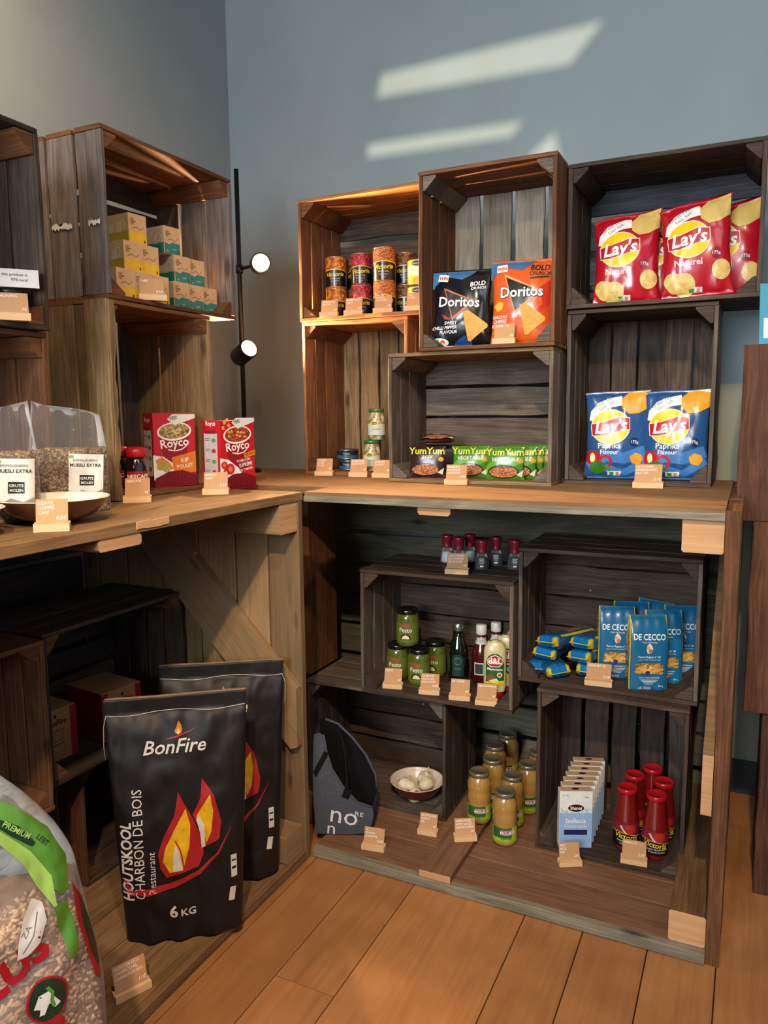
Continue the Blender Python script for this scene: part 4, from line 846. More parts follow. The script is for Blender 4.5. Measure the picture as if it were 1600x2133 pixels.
# ------------------------------------------------------------------ muesli + honey
PLASTIC = clear('clear_plastic_film', haze=.025)
def flakes(s, mb, count, size, mats, region, rnd):
    for _ in range(count):
        x = rnd.uniform(*region[0]); z = rnd.uniform(*region[1]); p = Vector(s.P(x, z, -.004))
        a = rnd.uniform(.5, 1)*size; th = rnd.uniform(0, pi); tl = rnd.uniform(-.7, .7); n = 6; vs = []
        M = Matrix.Rotation(th, 3, 'Y') @ Matrix.Rotation(tl, 3, 'X')
        for yy in (-.0012, .0012):
            for i in range(n): vs.append(p+M @ Vector((a*cos(2*pi*i/n), yy, a*.62*sin(2*pi*i/n))))
        mb.add(vs, [tuple(range(n)), tuple(range(2*n-1, n-1, -1))]+[(i, n+i, n+(i+1) % n, (i+1) % n) for i in range(n)], rnd.choice(mats))
def muesli(label, loc, rz, seed):
    rnd = random.Random(seed); t = thing('muesli_bag', label, 'muesli bag', loc, rz, 'clear muesli bags')
    w, h = .145, .20
    s = Sack(h, lambda q: w/2*(1-.05*q-.12*max(0, q-.6)/.4), lambda q: .003+.031*max(0, 1-q**2.2)**.5, n=2.4, seed=seed, wr=.010, crease=.010, topn=7, lift=-.014 if seed < 5 else .012)
    s2 = Sack(.125, lambda q: w/2*.97*(1-.06*q), lambda q: .027*max(.02, 1-q**6)**.5, n=2.4, seed=seed, wr=.002)
    mm = [plain(c, rough=.8) for c in ('b08a58', '8a6238', 'cdb083', '5e3a20', '96502c')]
    mb = MB(); s2.body(mb, cells('muesli_mix', '8a6a44', 'b8986a', '5a3a22', 240, coat=0), nu=36, nz=20); flakes(s2, mb, 1100, .0058, mm, ((-.066, .066), (.004, .122)), rnd); o = mb.build('muesli', t); o['kind'] = 'stuff'
    mb = MB(); s.body(mb, PLASTIC, nu=48, nz=36); mb.build('clear_bag', t)
    mb = MB(); P = lambda x, z, off: Vector(s.P(x, z, off+.002))
    lab = plain('ddd8cc', rough=.6); mb.decal(rect(.062, .088), P, lab, .001, .030, .068, rot=-.06)
    mb.text('MUESLI EXTRA', P, plain('22201e'), .0085, .030, .088, .0018, bold=.02, rot=-.06); mb.text('BIOMOLENBERG', P, plain('55524e'), .006, .030, .098, .0018, rot=-.06)
    mb.decal(rect(.026, .020), P, plain('22201e'), .0018, .031, .062, rot=-.06); mb.text('GRUYS', P, lab, .0075, .031, .063, .0024, rot=-.06, bold=.02); mb.text('MOLEN', P, lab, .0065, .031, .055, .0024, rot=-.06, bold=.02); mb.decal(rect(.008, .005), P, plain('6aa03a'), .0018, .006, .108)
    mb.decal(poly([(-.028, -.012), (-.01, -.002), (.01, -.01), (.028, -.002), (.028, -.014), (-.028, -.018)]), P, plain('8f8a82'), .0018, .031, .046); mb.build('paper_label', t); return t
muesli('clear bag of muesli with a white label behind the cream bowl', (-1.372, 1.228, TOPZ), .80, 3)
muesli('second clear muesli bag cut off at the left picture edge', (-1.365, 1.035, TOPZ), .95, 8)
def honey(label, loc):
    t = thing('honey_jar', label, 'jar', loc, .9, 'honey jars'); prof = [(.024, 0), (.0285, .003), (.0285, .045), (.026, .056), (.025, .06)]
    mb = MB(); mb.lathe(prof, liquid('8a6428'), 32); mb.build('glass_jar', t); P = cylP(prof_r(prof)); mb = MB(); band(mb, P, .010, .040, plain('15120f', rough=.5), r=.0285); mb.text('MIEL', P, WHITE, .016, .008, .024, .0012, sub=.003); mb.text('de fleurs', P, WHITE, .006, .008, .015, .0012, sub=.003); mb.build('label_wrap', t)
    lidmb(.027, .012, plain('1f2a22', rough=.4), .059).build('lid', t); return t
hj = honey('honey jar with black label at the far left, below the white card', (-1.445, 1.165, 1.480)); dup(hj, (-1.45, 1.095, 1.480), .9, 'honey jar at the picture edge behind its price tag')
t = thing('shelf_card', 'white printed card lying on top of the honey jars', 'card', (-1.425, 1.135, 1.552), .9, rx=-.35)
mb = MB(); mb.box((-.08, -.0005, 0), (.068, .0005, .042), plain('d6d0c8', rough=.7)); P = lambda x, z, o: (x, -.0006-o, z)
mb.text('ce produit / this product is', P, plain('3a3632'), .0085, .0, .026, sub=0); mb.text('97% local', P, plain('3a3632'), .0085, .03, .014, sub=0); mb.build('card_sheet', t)
# ------------------------------------------------------------------ firelighter boxes
def fire_box(label, loc, rz):
    w, d, h = .13, .16, .14; t = thing('firelighter_box', label, 'box', loc, rz, 'red and kraft firelighter boxes'); mb = MB(); mb.box((-w/2, 0, 0), (w/2, d, h), plain('a87848', rough=.7), .002)
    red = plain('9c101c', rough=.5); PLf = PLs(w); mb.decal(rect(d-.004, h-.004), PLf, red, .0005, -d/2, h/2, sub=0); mb.decal(rect(.018, h-.004), PF, red, .0005, w/2-.011, h/2, sub=0); mb.decal(rect(.016, h-.004), PF, red, .0005, -w/2+.009, h/2, sub=0)
    mb.text('BonFire', PF, plain('2a1a10'), .021, 0, .098, .0008, sub=0, shear=.25, bold=.02); mb.decal(poly([(-.006, .118), (0, .130), (.005, .118)]), PF, plain('2a1a10'), .0008, sub=0)
    mb.decal(rect(.045, .03), PF, plain('6a4a2c'), .0008, 0, .07, sub=0); mb.decal(rect(.040, .025), PF, plain('a07244'), .0012, 0, .07, sub=0); mb.decal(rect(.05, .004), PF, plain('6a4a2c'), .0008, 0, .045, sub=0)
    mb.decal(rect(w-.002, .0012), PT(h), plain('d0b48a'), .0005, 0, d/2, sub=0)
    mb.build('carton', t); return t
fb = fire_box('red and kraft firelighter box on the right side of the shadowy crate', (-1.565, 1.535, .386), 1.45)
dup(fb, (-1.60, 1.335, .386), 1.50, 'red and kraft firelighter box on the left, partly behind the crate edge')
# ------------------------------------------------------------------ charcoal bags
def flame(w, h, k=0): return poly([(-.02*w, h*.5), (.10*w, h*.36), (.30*w, h*.16), (.46*w, -h*.06), (.5*w, -h*.26), (.38*w, -h*.40), (.0*w, -h*.46), (-.34*w, -h*.5), (-.46*w, -h*.38), (-.5*w, -h*.2), (-.36*w, 0), (-.12*w, h*.22), (-.06*w, h*.36)])
def charcoal(label, loc, rz, seed, rx=0, ry=0):
    t = thing('charcoal_bag', label, 'charcoal bag', loc, rz, 'black charcoal bags', rx=rx, ry=ry)
    h = .585
    def a(q): return .138+.03*q if q < .85 else .1635+(q-.85)*.02
    def b(q): return .0025 if q > .93 else .0025+.062*(1-(q/.93)**2.2)**.62
    s = Sack(h, a, b, n=3.6, seed=seed, wr=.006, crease=.006); P = s.P
    bk = plain('15110f', rough=.5, spec=.35, bump=.3, scale=30); mb = MB(); s.body(mb, bk, nu=72, nz=60)
    red = plain('a01a1a', rough=.45); yel = plain('d8a80f', rough=.45, var=.2, scale=60); wh = plain('cfc6bc', rough=.6)
    mb.text('BonFire', P, wh, .046, -.008, .455, .0012, shear=.28, bold=.012); mb.decal(poly([(.0, .02), (.006, .010), (.009, 0), (.006, -.008), (-.006, -.009), (-.009, -.002), (-.004, .008)]), P, plain('c86a1a'), .0014, .004, .507); mb.decal(poly([(0, .008), (.004, -.002), (0, -.007), (-.004, -.003)]), P, plain('e8c04a'), .002, .004, .503)
    mb.decal(strip([(-.025, .487), (.0, .492), (.03, .500), (.045, .508)], [.001, .004, .002, .0005]), P, red, .0012)
    mb.text('HOUTSKOOL', P, wh, .036, -.112, .205, .0012, rot=pi/2, bold=.03, sx=.87); mb.text('CHARBON DE BOIS', P, wh, .033, -.085, .245, .0012, rot=pi/2, sx=.92); mb.text('Restaurant', P, wh, .023, -.060, .175, .0012, rot=pi/2)
    mb.decal(flame(.105, .205), P, red, .0012, .0, .262); mb.decal(poly([(.014, .06), (.024, .02), (.020, -.03), (.003, -.088), (-.028, -.09), (-.042, -.06), (-.036, -.03), (-.015, .01)]), P, yel, .0018, .0, .262)
    mb.decal(poly([(-.012, -.02), (-.003, -.05), (.002, -.086), (-.02, -.088), (-.018, -.05)]), P, wh, .0024, .0, .262); mb.decal(strip([(-.012, -.012), (.0, -.04), (.006, -.088)], .003), P, red, .0026, .0, .262)
    mb.decal(poly([(-.008, .09), (.02, .045), (.034, -.02), (.028, -.06), (-.004, -.075), (-.012, -.04), (-.032, .005), (-.012, .045)]), P, red, .0012, .062, .30)
    mb.decal(poly([(.010, .05), (.016, .01), (.010, -.04), (-.002, -.065), (-.010, -.03), (-.024, -.0), (-.012, .02)]), P, yel, .0018, .062, .30); mb.decal(poly([(-.016, .002), (-.006, -.02), (-.005, -.075), (-.014, -.078), (-.016, -.04), (-.024, -.005)]), P, wh, .0022, .062, .30)
    mb.decal(strip([(-.136, .165), (-.118, .130), (-.08, .130), (-.02, .140), (.04, .165), (.085, .205), (.118, .262)], [.004, .016, .017, .014, .010, .006, .001]), P, red, .0012)
    mb.text('6', P, wh, .040, -.022, .062, .0012, bold=.03); mb.text('KG', P, wh, .026, .012, .062, .0012, bold=.025)
    mb.decal(rect(.014, .055), P, wh, .0012, .122, .165); mb.decal(rect(.010, .004), P, bk, .0018, .122, .178); mb.decal(rect(.010, .006), P, bk, .0018, .122, .160); mb.decal(rect(.014, .034), P, wh, .0012, .116, .095, rot=-.15)
    mb.build('bag', t)
    mb = MB(); 
    for side in (1,): mb.tube([Vector(P(x*.163, .548+.004*sin(x*5+seed), .0032)) for x in [i/12-1 for i in range(25)]], .0008, wh, 6)
    mb.tube([Vector(P(-.163*(.99), .548, .002)), Vector((-.168, -.004, .52)), Vector((-.170, -.002, .47)), Vector((-.167, -.004, .44))] if seed < 5 else [Vector(P(.163*.99, .548, .002)), Vector((.170, -.004, .52)), Vector((.167, -.003, .47)), Vector((.169, -.002, .45))], .001, plain('9c9286'), 6)
    mb.build('stitching', t)
    mb = MB(); mb.plank((-.163, -.003, h-.001), (.165, .004, h+.0025), 0, plain('8c6a4a', rough=.9), jit=.002, seg=16); mb.build('paper_edge', t)
    return t
charcoal('black charcoal bag standing in front, big twin flames', (-1.215, 1.36, .0313), .66, 2.0, rx=-.02)
charcoal('black charcoal bag standing behind the front one', (-1.255, 1.585, .0313), .60, 7.0, rx=-.05)
# ------------------------------------------------------------------ pellet bag
def pellet_bag():
    rnd = random.Random(5); cx, cy = -1.03, .66; rz = face(cx, cy)
    t = thing('pellet_bag', 'big clear bag of wood pellets with green and red print, lower left corner', 'pellet bag', (cx, cy, 0), rz)
    h = .78
    def a(q): return .20 if q < .5 else (.20-.03*(q-.5)/.25 if q < .75 else .17-.125*((q-.75)/.25)**1.5)
    def b(q): return .004+.10*max(0, 1-q**3)**.6
    s = Sack(h, a, b, n=2.6, seed=4, wr=.010, crease=.008)
    s2 = Sack(.575, lambda q: a(q*.575/h)*.97, lambda q: .090*max(.05, 1-q**7)**.5, n=2.6, seed=4, wr=.010, crease=0)
    mm = [plain(c, rough=.75, var=.1) for c in ('bd9066', 'c99f74', 'b08158', 'd8b48a')]
    mb = MB(); s2.body(mb, plain('8a6238', rough=.9), nu=60, nz=40)
    for _ in range(5200):
        z = rnd.uniform(.01, .565); am = s2.a(z/.575)*.96; x = rnd.uniform(-am, am); p = Vector(s2.P(x, z, rnd.uniform(-.004, .0005))); th = rnd.gauss(.4, .9); L = rnd.uniform(.005, .0095)
        if abs(x) > am*.9: L = .004
        d = Vector((cos(th), rnd.uniform(-.2, .2), sin(th))); mb.tube([p-d*L, p+d*L], .0029, rnd.choice(mm), 6)
    o = mb.build('pellets', t); o['kind'] = 'stuff'
    mb = MB(); s.body(mb, clear('pellet_bag_film', haze=.09, rough=.12), nu=80, nz=60); mb.build('clear_film', t)
    mb = MB(); P = s.P; gr = plain('4c7d24', rough=.35, coat=.3); lg = plain('8db04e', rough=.35, coat=.3); dg = plain('132a18', rough=.35); red = plain('96101a', rough=.4); wh = plain('c9c5bc', rough=.4)
    pts = [(.0, .748), (.035, .730), (.075, .700), (.112, .655), (.134, .610), (.146, .570)]
    mb.decal(strip(pts, [.012, .034, .040, .044, .040, .012]), P, gr, .002); mb.decal(strip([(x-.016, z-.012) for x, z in pts], [.006, .012, .010, .016, .022, .004]), P, lg, .0026)
    mb.decal(strip([(.05, .712), (.085, .682), (.108, .655)], [.004, .016, .006]), P, dg, .0032)
    mb.text('PREMIUM', P, lg, .011, .085, .680, .0036, rot=-.72, bold=.02); mb.text('LEBT', P, dg, .010, .118, .655, .0036, rot=-.9)
    mb.decal(poly([(.128, .562), (.146, .556), (.155, .520), (.158, .478), (.146, .470), (.138, .500), (.130, .53)]), P, gr, .0026)
    mb.decal(poly([(.158, .575), (.172, .54), (.182, .49), (.189, .44), (.191, .40), (.180, .42), (.172, .46), (.160, .52)]), P, red, .002); mb.decal(poly([(.166, .555), (.180, .50), (.189, .45), (.190, .42), (.180, .45), (.170, .50)]), P, dg, .0028)
    mb.decal(poly([(.098, .585), (.112, .572), (.116, .545), (.104, .520), (.086, .508), (.072, .506), (.076, .535), (.084, .562)]), P, wh, .0026); mb.decal(strip([(.080, .515), (.096, .535), (.104, .562)], .0016), P, plain('6a6a66'), .003); mb.text('ZA', P, plain('6a6a66'), .012, .090, .540, .003, rot=.8)
    mb.decal(strip([(-.02, .60), (.02, .61), (.07, .585)], .01), P, wh, .0026) if 0 else None
    mb.text('PLUS', P, red, .058, .062, .470, .0024, bold=.05, rot=.5, shear=.2); mb.text('PELFOR', P, red, .055, .05, .345, .0024, bold=.05, rot=.25)
    mb.decal(poly([(.0, .585), (.022, .575), (.018, .55), (.004, .54), (-.01, .56)]), P, red, .0028); mb.decal(poly([(.002, .578), (.016, .571), (.013, .554), (.004, .548), (-.004, .562)]), P, wh, .0032)
    mb.decal(ell(.030, .034), P, red, .0032, .108, .432); mb.decal(ell(.0265, .0305), P, dg, .0036, .108, .432)
    mb.decal(poly([(-.018, -.004), (-.010, .012), (.004, .016), (.010, .006), (.019, -.008), (.011, -.012), (.004, -.003), (-.004, -.017), (-.011, -.017), (-.009, -.008)]), P, wh, .0040, .106, .430); mb.decal(strip([(.002, .026), (.009, .016), (.007, .004), (.010, -.006)], .005), P, gr, .0044, .106, .426)
    mb.build('printed_film', t)
pellet_bag()
# ------------------------------------------------------------------ felt tote bag
def felt_bag():
    t = thing('felt_bag', 'dark grey felt tote bag lying on its side, mouth open to the right', 'bag', (-1.085, 1.86, .0313), .32)
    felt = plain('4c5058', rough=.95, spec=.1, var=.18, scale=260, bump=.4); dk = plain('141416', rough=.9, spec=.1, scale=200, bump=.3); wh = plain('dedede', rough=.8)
    # outline in local x (right), z (up); front sheet and back sheet joined by a gusset; mouth edge left open
    out = [(-.045, 0), (.055, .004), (.11, .012), (.125, .045), (.130, .075), (.127, .100)]
    mouth = [(.127, .100), (.083, .112), (.04, .160), (.008, .212), (-.008, .262), (-.017, .312)]
    topc = [(-.017, .312), (-.03, .318), (-.047, .312)]; left = [(-.047, .312), (-.05, .2), (-.05, .1), (-.045, 0)]
    ring = out+mouth[1:]+topc[1:]+left[1:-1]
    mb = MB(); P = lambda x, z, off: (x, -.0-off-.010*sin(max(0, min(1, z/.3))*pi), z)
    mb.decal(poly(ring), P, felt, 0, sub=.02)
    mb.build('front_sheet', t)
    mouthb = [(.127, .100), (.122, .150), (.092, .215), (.052, .270), (.010, .312), (-.03, .326)]
    ringb = out+mouthb[1:]+[(-.047, .325)]+left[1:-1]
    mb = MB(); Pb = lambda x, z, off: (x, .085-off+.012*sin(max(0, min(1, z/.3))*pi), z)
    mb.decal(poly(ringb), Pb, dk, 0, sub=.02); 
    # gusset between sheets: bottom and right curve
    n = len(out); vs = []
    for x, z in out+left[:0]: vs += [P(x, z, 0), Pb(x, z, 0)]
    mb.add(vs, [(2*i, 2*i+2, 2*i+3, 2*i+1) for i in range(n-1)], felt, smooth=True)
    lf = left+[left[-1]]; vs = []
    for x, z in left: vs += [P(x, z, 0), Pb(x, z, 0)]
    mb.add(vs, [(2*i, 2*i+2, 2*i+3, 2*i+1) for i in range(len(left)-1)], felt, smooth=True)
    mb.build('back_sheet', t)
    mb = MB()      # rounded rim at the mouth
    mb.tube([P(x, z, 0) for x, z in mouth], .003, felt, 8); mb.tube([Pb(x, z, 0) for x, z in mouthb], .004, felt, 8); mb.build('rim', t)
    mb = MB(); mb.decal(rect(.022, .03), P, dk, .004, .052, .140, rot=-.35, sub=0); mb.decal(poly([(-.048, .20), (-.015, .265), (.0, .26), (-.04, .185)]), P, dk, .003); mb.build('strap', t)
    mb = MB(); mb.tube([Pb(.02, .295, .01), (.035, .05, .24), (.045, .03, .18), P(.052, .150, -.006)], .005, dk, 8); mb.build('strap', t)
    mb = MB(); mb.text('no', P, wh, .085, .038, .040, .002, rot=-.14); mb.text('n', P, wh, .06, .0, .004, .002, rot=-.10); mb.text('RE', P, wh, .020, .086, .068, .002, rot=-.2, sx=1.3); mb.build('print', t)
felt_bag()
# ------------------------------------------------------------------ applesauce jars
def sauce_jar():
    t = thing('applesauce_jar', 'x', 'jar', (0, 0, 0), .4, 'applesauce jars'); LIQ = liquid('a9803f')
    prof = [(.028, 0), (.033, .004), (.034, .012), (.0335, .05), (.0325, .062), (.034, .07), (.033, .088), (.0325, .094), (.034, .104), (.033, .120), (.026, .132), (.0245, .137)]
    mb = MB(); mb.lathe(prof, LIQ, 36); mb.build('glass_jar', t); P = cylP(prof_r(prof)); mb = MB()
    band(mb, P, .012, .055, plain('9fb52c', rough=.4, coat=.3), r=.034); band(mb, P, .026, .055, plain('2b5a2c', rough=.4, coat=.3), x0=-.040, x1=.016, r=.034, off=.0009)
    mb.decal(rect(.036, .013), P, plain('e6dcd8'), .0014, .004, .042, sub=.005); mb.decal(rect(.034, .011), P, plain('96203a'), .0018, .004, .042, sub=.005); mb.text('NOLIKO', P, WHITE, .0105, .004, .0383, .0022, bold=.03, sub=.003)
    mb.text('appelmoes', P, plain('2f4a1c'), .007, .0, .022, .0012, sub=.003); mb.text('compote de pommes', P, plain('2f4a1c'), .006, 0, .0145, .0012, sub=.003); mb.build('label_wrap', t)
    lidmb(.0285, .013, plain('8a7f68', rough=.3, metal=.55), .136).build('lid', t); return t
sj = sauce_jar(); sj.location = (-.604, 2.045, .0313); sj['label'] = 'applesauce jar nearest the viewer, full label showing'
NJ = [(-.700, 2.095, 'applesauce jar at the front left, directly behind its price tag'), (-.612, 2.150, 'applesauce jar right behind the front right one'), (-.690, 2.195, 'applesauce jar second back in the left file'), (-.590, 2.245, 'applesauce jar third back in the right file'),
      (-.712, 2.290, 'applesauce jar third back in the left file, shining lid'), (-.582, 2.345, 'applesauce jar last in the right file beside the rice crate'), (-.700, 2.395, 'applesauce jar furthest back against the pale planks')]
for x, y, lb in NJ: dup(sj, (x, y, .0313 if not (-.80 < x < -.64) else .0505), .4+random.uniform(-.2, .2), lb)
# ------------------------------------------------------------------ rice cartons
def rice_box():
    w, d, h = .088, .0285, .158; t, mb = carton(w, d, h, plain('dfe0dc', rough=.5), 'pale blue rice carton at the front of the row', 'rice carton', 'rice_carton', (-.405, 2.075, .043), .42, 'rice cartons')
    bl = plain('8fb0d8', rough=.5); nv = plain('15214a', rough=.5); dk = plain('2a1412', rough=.4); lt = plain('b9c0cc')
    mb.decal(rect(w-.001, .098), PF, bl, .0004, 0, .0495, sub=0)
    for i in range(60):
        x = random.uniform(-.04, .04); z = .102+random.gauss(0, .008); mb.decal(ell(.0028, .0011, 8), PF, lt if z < .1 else bl, .0007+i*1e-6, x, z, sub=0, rot=random.uniform(0, 3))
    mb.decal(ell(.023, .0115), PF, WHITE, .0010, .0, .112, sub=0); mb.decal(ell(.0215, .0102), PF, dk, .0013, .0, .112, sub=0); mb.text('Shanai', PF, WHITE, .0125, 0, .108, .0016, bold=.02, sub=0)
    mb.text('Snelkook', PF, WHITE, .0175, 0, .070, .0010, sub=0, bold=.01, sx=.85); mb.text('Cuisson rapide', PF, WHITE, .0125, 0, .057, .0010, sub=0, sx=.8); mb.decal(rect(.062, .014), PF, nv, .0008, .0, .044, sub=0); mb.text('400g', PF, plain('555'*2), .006, .028, .14, .001, sub=0); mb.text('riz / rijst', PF, plain('555'*2), .005, -.028, .146, .001, sub=0)
    Pt = PT(h); mb.decal(rect(w-.003, d-.003), Pt, plain('c9a37c'), .0004, 0, d/2, sub=0); mb.decal(ell(.010, .0055), Pt, dk, .0008, .0, d/2, sub=0)
    mb.build('carton', t); return t
rb = rice_box()
for i, nm in enumerate(['second', 'third', 'fourth', 'fifth', 'sixth', 'rearmost']):
    dup(rb, (-.405-.0005*(i+1)*1-.0*(i), 2.075+.0345*(i+1), .043), .42-.015*(i+1), '%s rice carton counting back from the front of the row' % nm if i < 5 else 'rearmost rice carton with grey top, end of the row')
# ------------------------------------------------------------------ passata bottles
def passata():
    t = thing('passata_bottle', 'x', 'bottle', (0, 0, 0), .25, 'red passata bottles'); prof = [(.030, 0), (.034, .003), (.035, .010), (.035, .062), (.032, .09), (.026, .125), (.0225, .147), (.022, .152)]
    mb = MB(); mb.lathe(prof, liquid('74140f'), 36); mb.build('glass_bottle', t); P = cylP(prof_r(prof)); mb = MB()
    band(mb, P, .014, .075, plain('7a2230', rough=.4, coat=.3), r=.035, x0=-.06, x1=.06); mb.decal(ell(.015, .012), P, plain('b5261a'), .0011, .006, .062, sub=.005); mb.decal(strip([(-.02, .07), (-.012, .058), (-.004, .05)], .005), P, plain('d8b8a8'), .0011)
    mb.decal(poly([(-.055, .014), (.055, .014), (.055, .042), (.03, .044), (0, .050), (-.03, .054), (-.055, .052)]), P, BLK, .0014, sub=.006); mb.decal(strip([(-.055, .052), (-.03, .054), (0, .050), (.03, .044), (.055, .042)], .0014), P, YEL, .0018)
    mb.text('Victoria', P, YEL, .0195, -.006, .036, .0020, bold=.02, rot=-.1, shear=.15, sub=.004); mb.text('Passata di pomodoro', P, WHITE, .0068, 0, .029, .0020, sub=.004); mb.text('Purée de tomates', P, WHITE, .006, 0, .022, .0020, sub=.004); mb.build('label_wrap', t)
    lidmb(.0275, .012, plain('b0161a', rough=.25, coat=.5), .150).build('lid', t); return t
ps = passata(); ps.location = (-.196, 2.135, .043); ps['label'] = 'passata bottle at the front right of the five'
for x, y, lb in ((-.276, 2.145, 'passata bottle at the front left of the five'), (-.268, 2.235, 'passata bottle in the middle row on the left'), (-.186, 2.225, 'passata bottle in the middle row on the right'), (-.225, 2.300, 'passata bottle rearmost of the five')): dup(ps, (x, y, .043), .25+random.uniform(-.05, .1), lb)
# ------------------------------------------------------------------ pesto jars
def pesto():
    t = thing('pesto_jar', 'x', 'jar', (0, 0, 0), .3, 'pesto jars'); prof = [(.028, 0), (.032, .003), (.033, .008), (.033, .074), (.030, .083), (.027, .087)]
    mb = MB(); mb.lathe(prof, plain('4e5a1c', rough=.22, coat=1, var=.25, scale=180), 36); mb.build('glass_jar', t); P = cylP(prof_r(prof)); mb = MB()
    band(mb, P, .012, .064, plain('5d6a24', rough=.4, coat=.3), r=.033, x0=-.05, x1=.055); mb.decal(rect(.026, .006), P, plain('b3302c'), .0011, -.008, .058, rot=.05, sub=.005); mb.text('Pesto', P, WHITE, .017, -.006, .040, .0014, sub=.004)
    mb.decal(poly([(-.016, 0), (.016, 0), (.013, .010), (.006, .015), (-.006, .015), (-.013, .010)]), P, plain('16160f'), .0011, -.006, .020, sub=.005); mb.decal(poly([(-.012, 0), (.012, 0), (.008, .008), (0, .011), (-.008, .008)]), P, plain('d9cf9a'), .0015, -.006, .0215, sub=.005); mb.build('label_wrap', t)
    lidmb(.031, .012, plain('0c0c0c', rough=.25, coat=.4), .086).build('lid', t); return t
pj_ = pesto(); pj_.location = (-.922, 2.155, .4285); pj_['label'] = 'pesto jar at the front right of the lower row'
dup(pj_, (-1.006, 2.175, .4285), .35, 'pesto jar at the left of the lower row'); dup(pj_, (-.905, 2.250, .4285), .2, 'pesto jar at the back right, in shadow'); dup(pj_, (-.968, 2.170, .4285+.1195), .4, 'pesto jar stacked on top of the others')
# ------------------------------------------------------------------ oil, ketchup, mayo
def bottle(name, label, loc, prof, mat, cap, cat='bottle', rz=.3, sc=1):
    t = thing(name, label, cat, loc, rz); mb = MB(); mb.lathe(prof, mat, 32); mb.build('glass_bottle', t); mb = MB(); mb.lathe(cap[0], cap[1], 28); mb.build('cap', t); return t, cylP(prof_r(prof))
t, P = bottle('oil_bottle', 'dark green olive oil bottle with silver cap', (-.820, 2.235, .4285), [(.026, 0), (.029, .003), (.029, .085), (.026, .10), (.016, .122), (.0145, .145)], plain('0c120c', rough=.1, coat=1, spec=.8), ([(.0165, .142), (.017, .144), (.017, .162), (.015, .164), (.001, .164)], plain('9aa09e', rough=.25, metal=.9)))
mb = MB(); mb.decal(poly([(-.017, .02), (.017, .02), (.017, .07), (.010, .080), (-.010, .080), (-.017, .07)]), P, plain('12352c', rough=.5), .0008, sub=.006); mb.decal(ringshape(.010, .010, .0012, 18), P, plain('5f8a70'), .0012, 0, .062, sub=0); mb.text('OLIO', P, plain('5f8a70'), .008, 0, .038, .0012, sub=.004); mb.build('paper_label', t)
t, P = bottle('ketchup_bottle', 'ketchup bottle with white cap half behind the mayonnaise', (-.748, 2.25, .4285), [(.026, 0), (.029, .003), (.029, .08), (.024, .10), (.014, .122), (.0125, .140)], liquid('4a0d0a'), ([(.0155, .138), (.016, .14), (.016, .162), (.014, .165), (.001, .165)], plain('cfcfc8', rough=.4)))
mb = MB(); mb.decal(rect(.03, .035), P, plain('c9d2c8'), .0008, -.006, .045, sub=.006); mb.decal(rect(.024, .028), P, plain('2a3a2c'), .0012, -.006, .045, sub=.006); band(mb, P, .112, .130, plain('b9bdb6'), r=.018); mb.text('57', P, plain('333'*2), .010, 0, .117, .0012, sub=.004); mb.build('paper_label', t)
dup(t, (-.715, 2.30, .4285), .3, 'ketchup bottle at the back, hidden behind the squeeze bottles')
def mayo():
    t = thing('mayonnaise_bottle', 'cream mayonnaise squeeze bottle in front with red and green label', 'bottle', (-.668, 2.140, .4285), .30, 'mayonnaise squeeze bottles')
    cream = plain('c9c08e', rough=.3, coat=.5); h = .150
    s = Sack(h, lambda q: .034*(1 if q > .12 else .9+q*.8)*(1 if q < .78 else 1-((q-.78)/.22)**2*.38), lambda q: .024*(1 if q < .78 else 1-((q-.78)/.22)**2*.38), n=2.6, wr=0, crease=0)
    mb = MB(); s.body(mb, cream, nu=48, nz=36)
    for q in range(1): pass
    mb.build('squeeze_body', t)
    P = s.P; mb = MB(); G = plain('1e5a1e', rough=.4, coat=.3)
    mb.decal(poly([(-.027, .022), (.027, .022), (.027, .085), (.02, .108), (.008, .118), (-.008, .118), (-.02, .110), (-.027, .09)]), P, G, .0006)
    mb.decal(poly([(-.022, .100), (-.012, .110), (0, .115), (.012, .110), (.022, .100), (.022, .086), (.012, .078), (-.012, .078), (-.022, .086)]), P, WHITE, .0010); mb.decal(poly([(-.0205, .099), (-.011, .108), (0, .1125), (.011, .108), (.0205, .099), (.0205, .087), (.011, .080), (-.011, .080), (-.0205, .087)]), P, plain('b5181c', rough=.3), .0014)
    mb.text('d&L', P, WHITE, .024, 0, .088, .0018, bold=.04); mb.text('Mayonnaise', P, WHITE, .0098, .0, .068, .0012, bold=.02, rot=-.05)
    mb.decal(ell(.008, .008), P, plain('d8d09a'), .0012, .014, .054); mb.decal(rect(.003, .008), P, plain('b5181c'), .0016, .016, .054); mb.decal(rect(.003, .008), P, plain('181818'), .0016, .012, .054)
    mb.decal(poly([(-.026, .05), (-.008, .056), (.0, .045), (-.01, .034), (-.026, .038)]), P, plain('7a4a24'), .0012); mb.decal(poly([(-.02, .036), (.004, .044), (.012, .036), (-.004, .030)]), P, plain('d9cf9a'), .0014)
    mb.decal(poly([(-.027, .022), (.027, .022), (.027, .036), (-.027, .032)]), P, plain('d8c41c'), .0012); mb.text('AUX OEUFS - MET EI', P, plain('a01818'), .0055, 0, .025, .0018); mb.build('front_label', t)
    mb = MB(); mb.lathe([(.012, h-.002), (.010, h+.004), (.001, h+.004)], cream, 20); mb.build('bottle_base', t); return t
my = mayo(); my.rotation_euler[0] = -.03
mb = MB(); mb.lathe([(.026, 0), (.0275, .001), (.0265, .022), (.025, .024)], plain('a51418', rough=.35, coat=.4), 32); capo = mb.build('red_cap', my); capo.location = (0, 0, -.0); 
for ch in [q for q in bpy.data.objects if q.parent == my and q.name.split('.')[0] != 'red_cap']: ch.location.z = .022
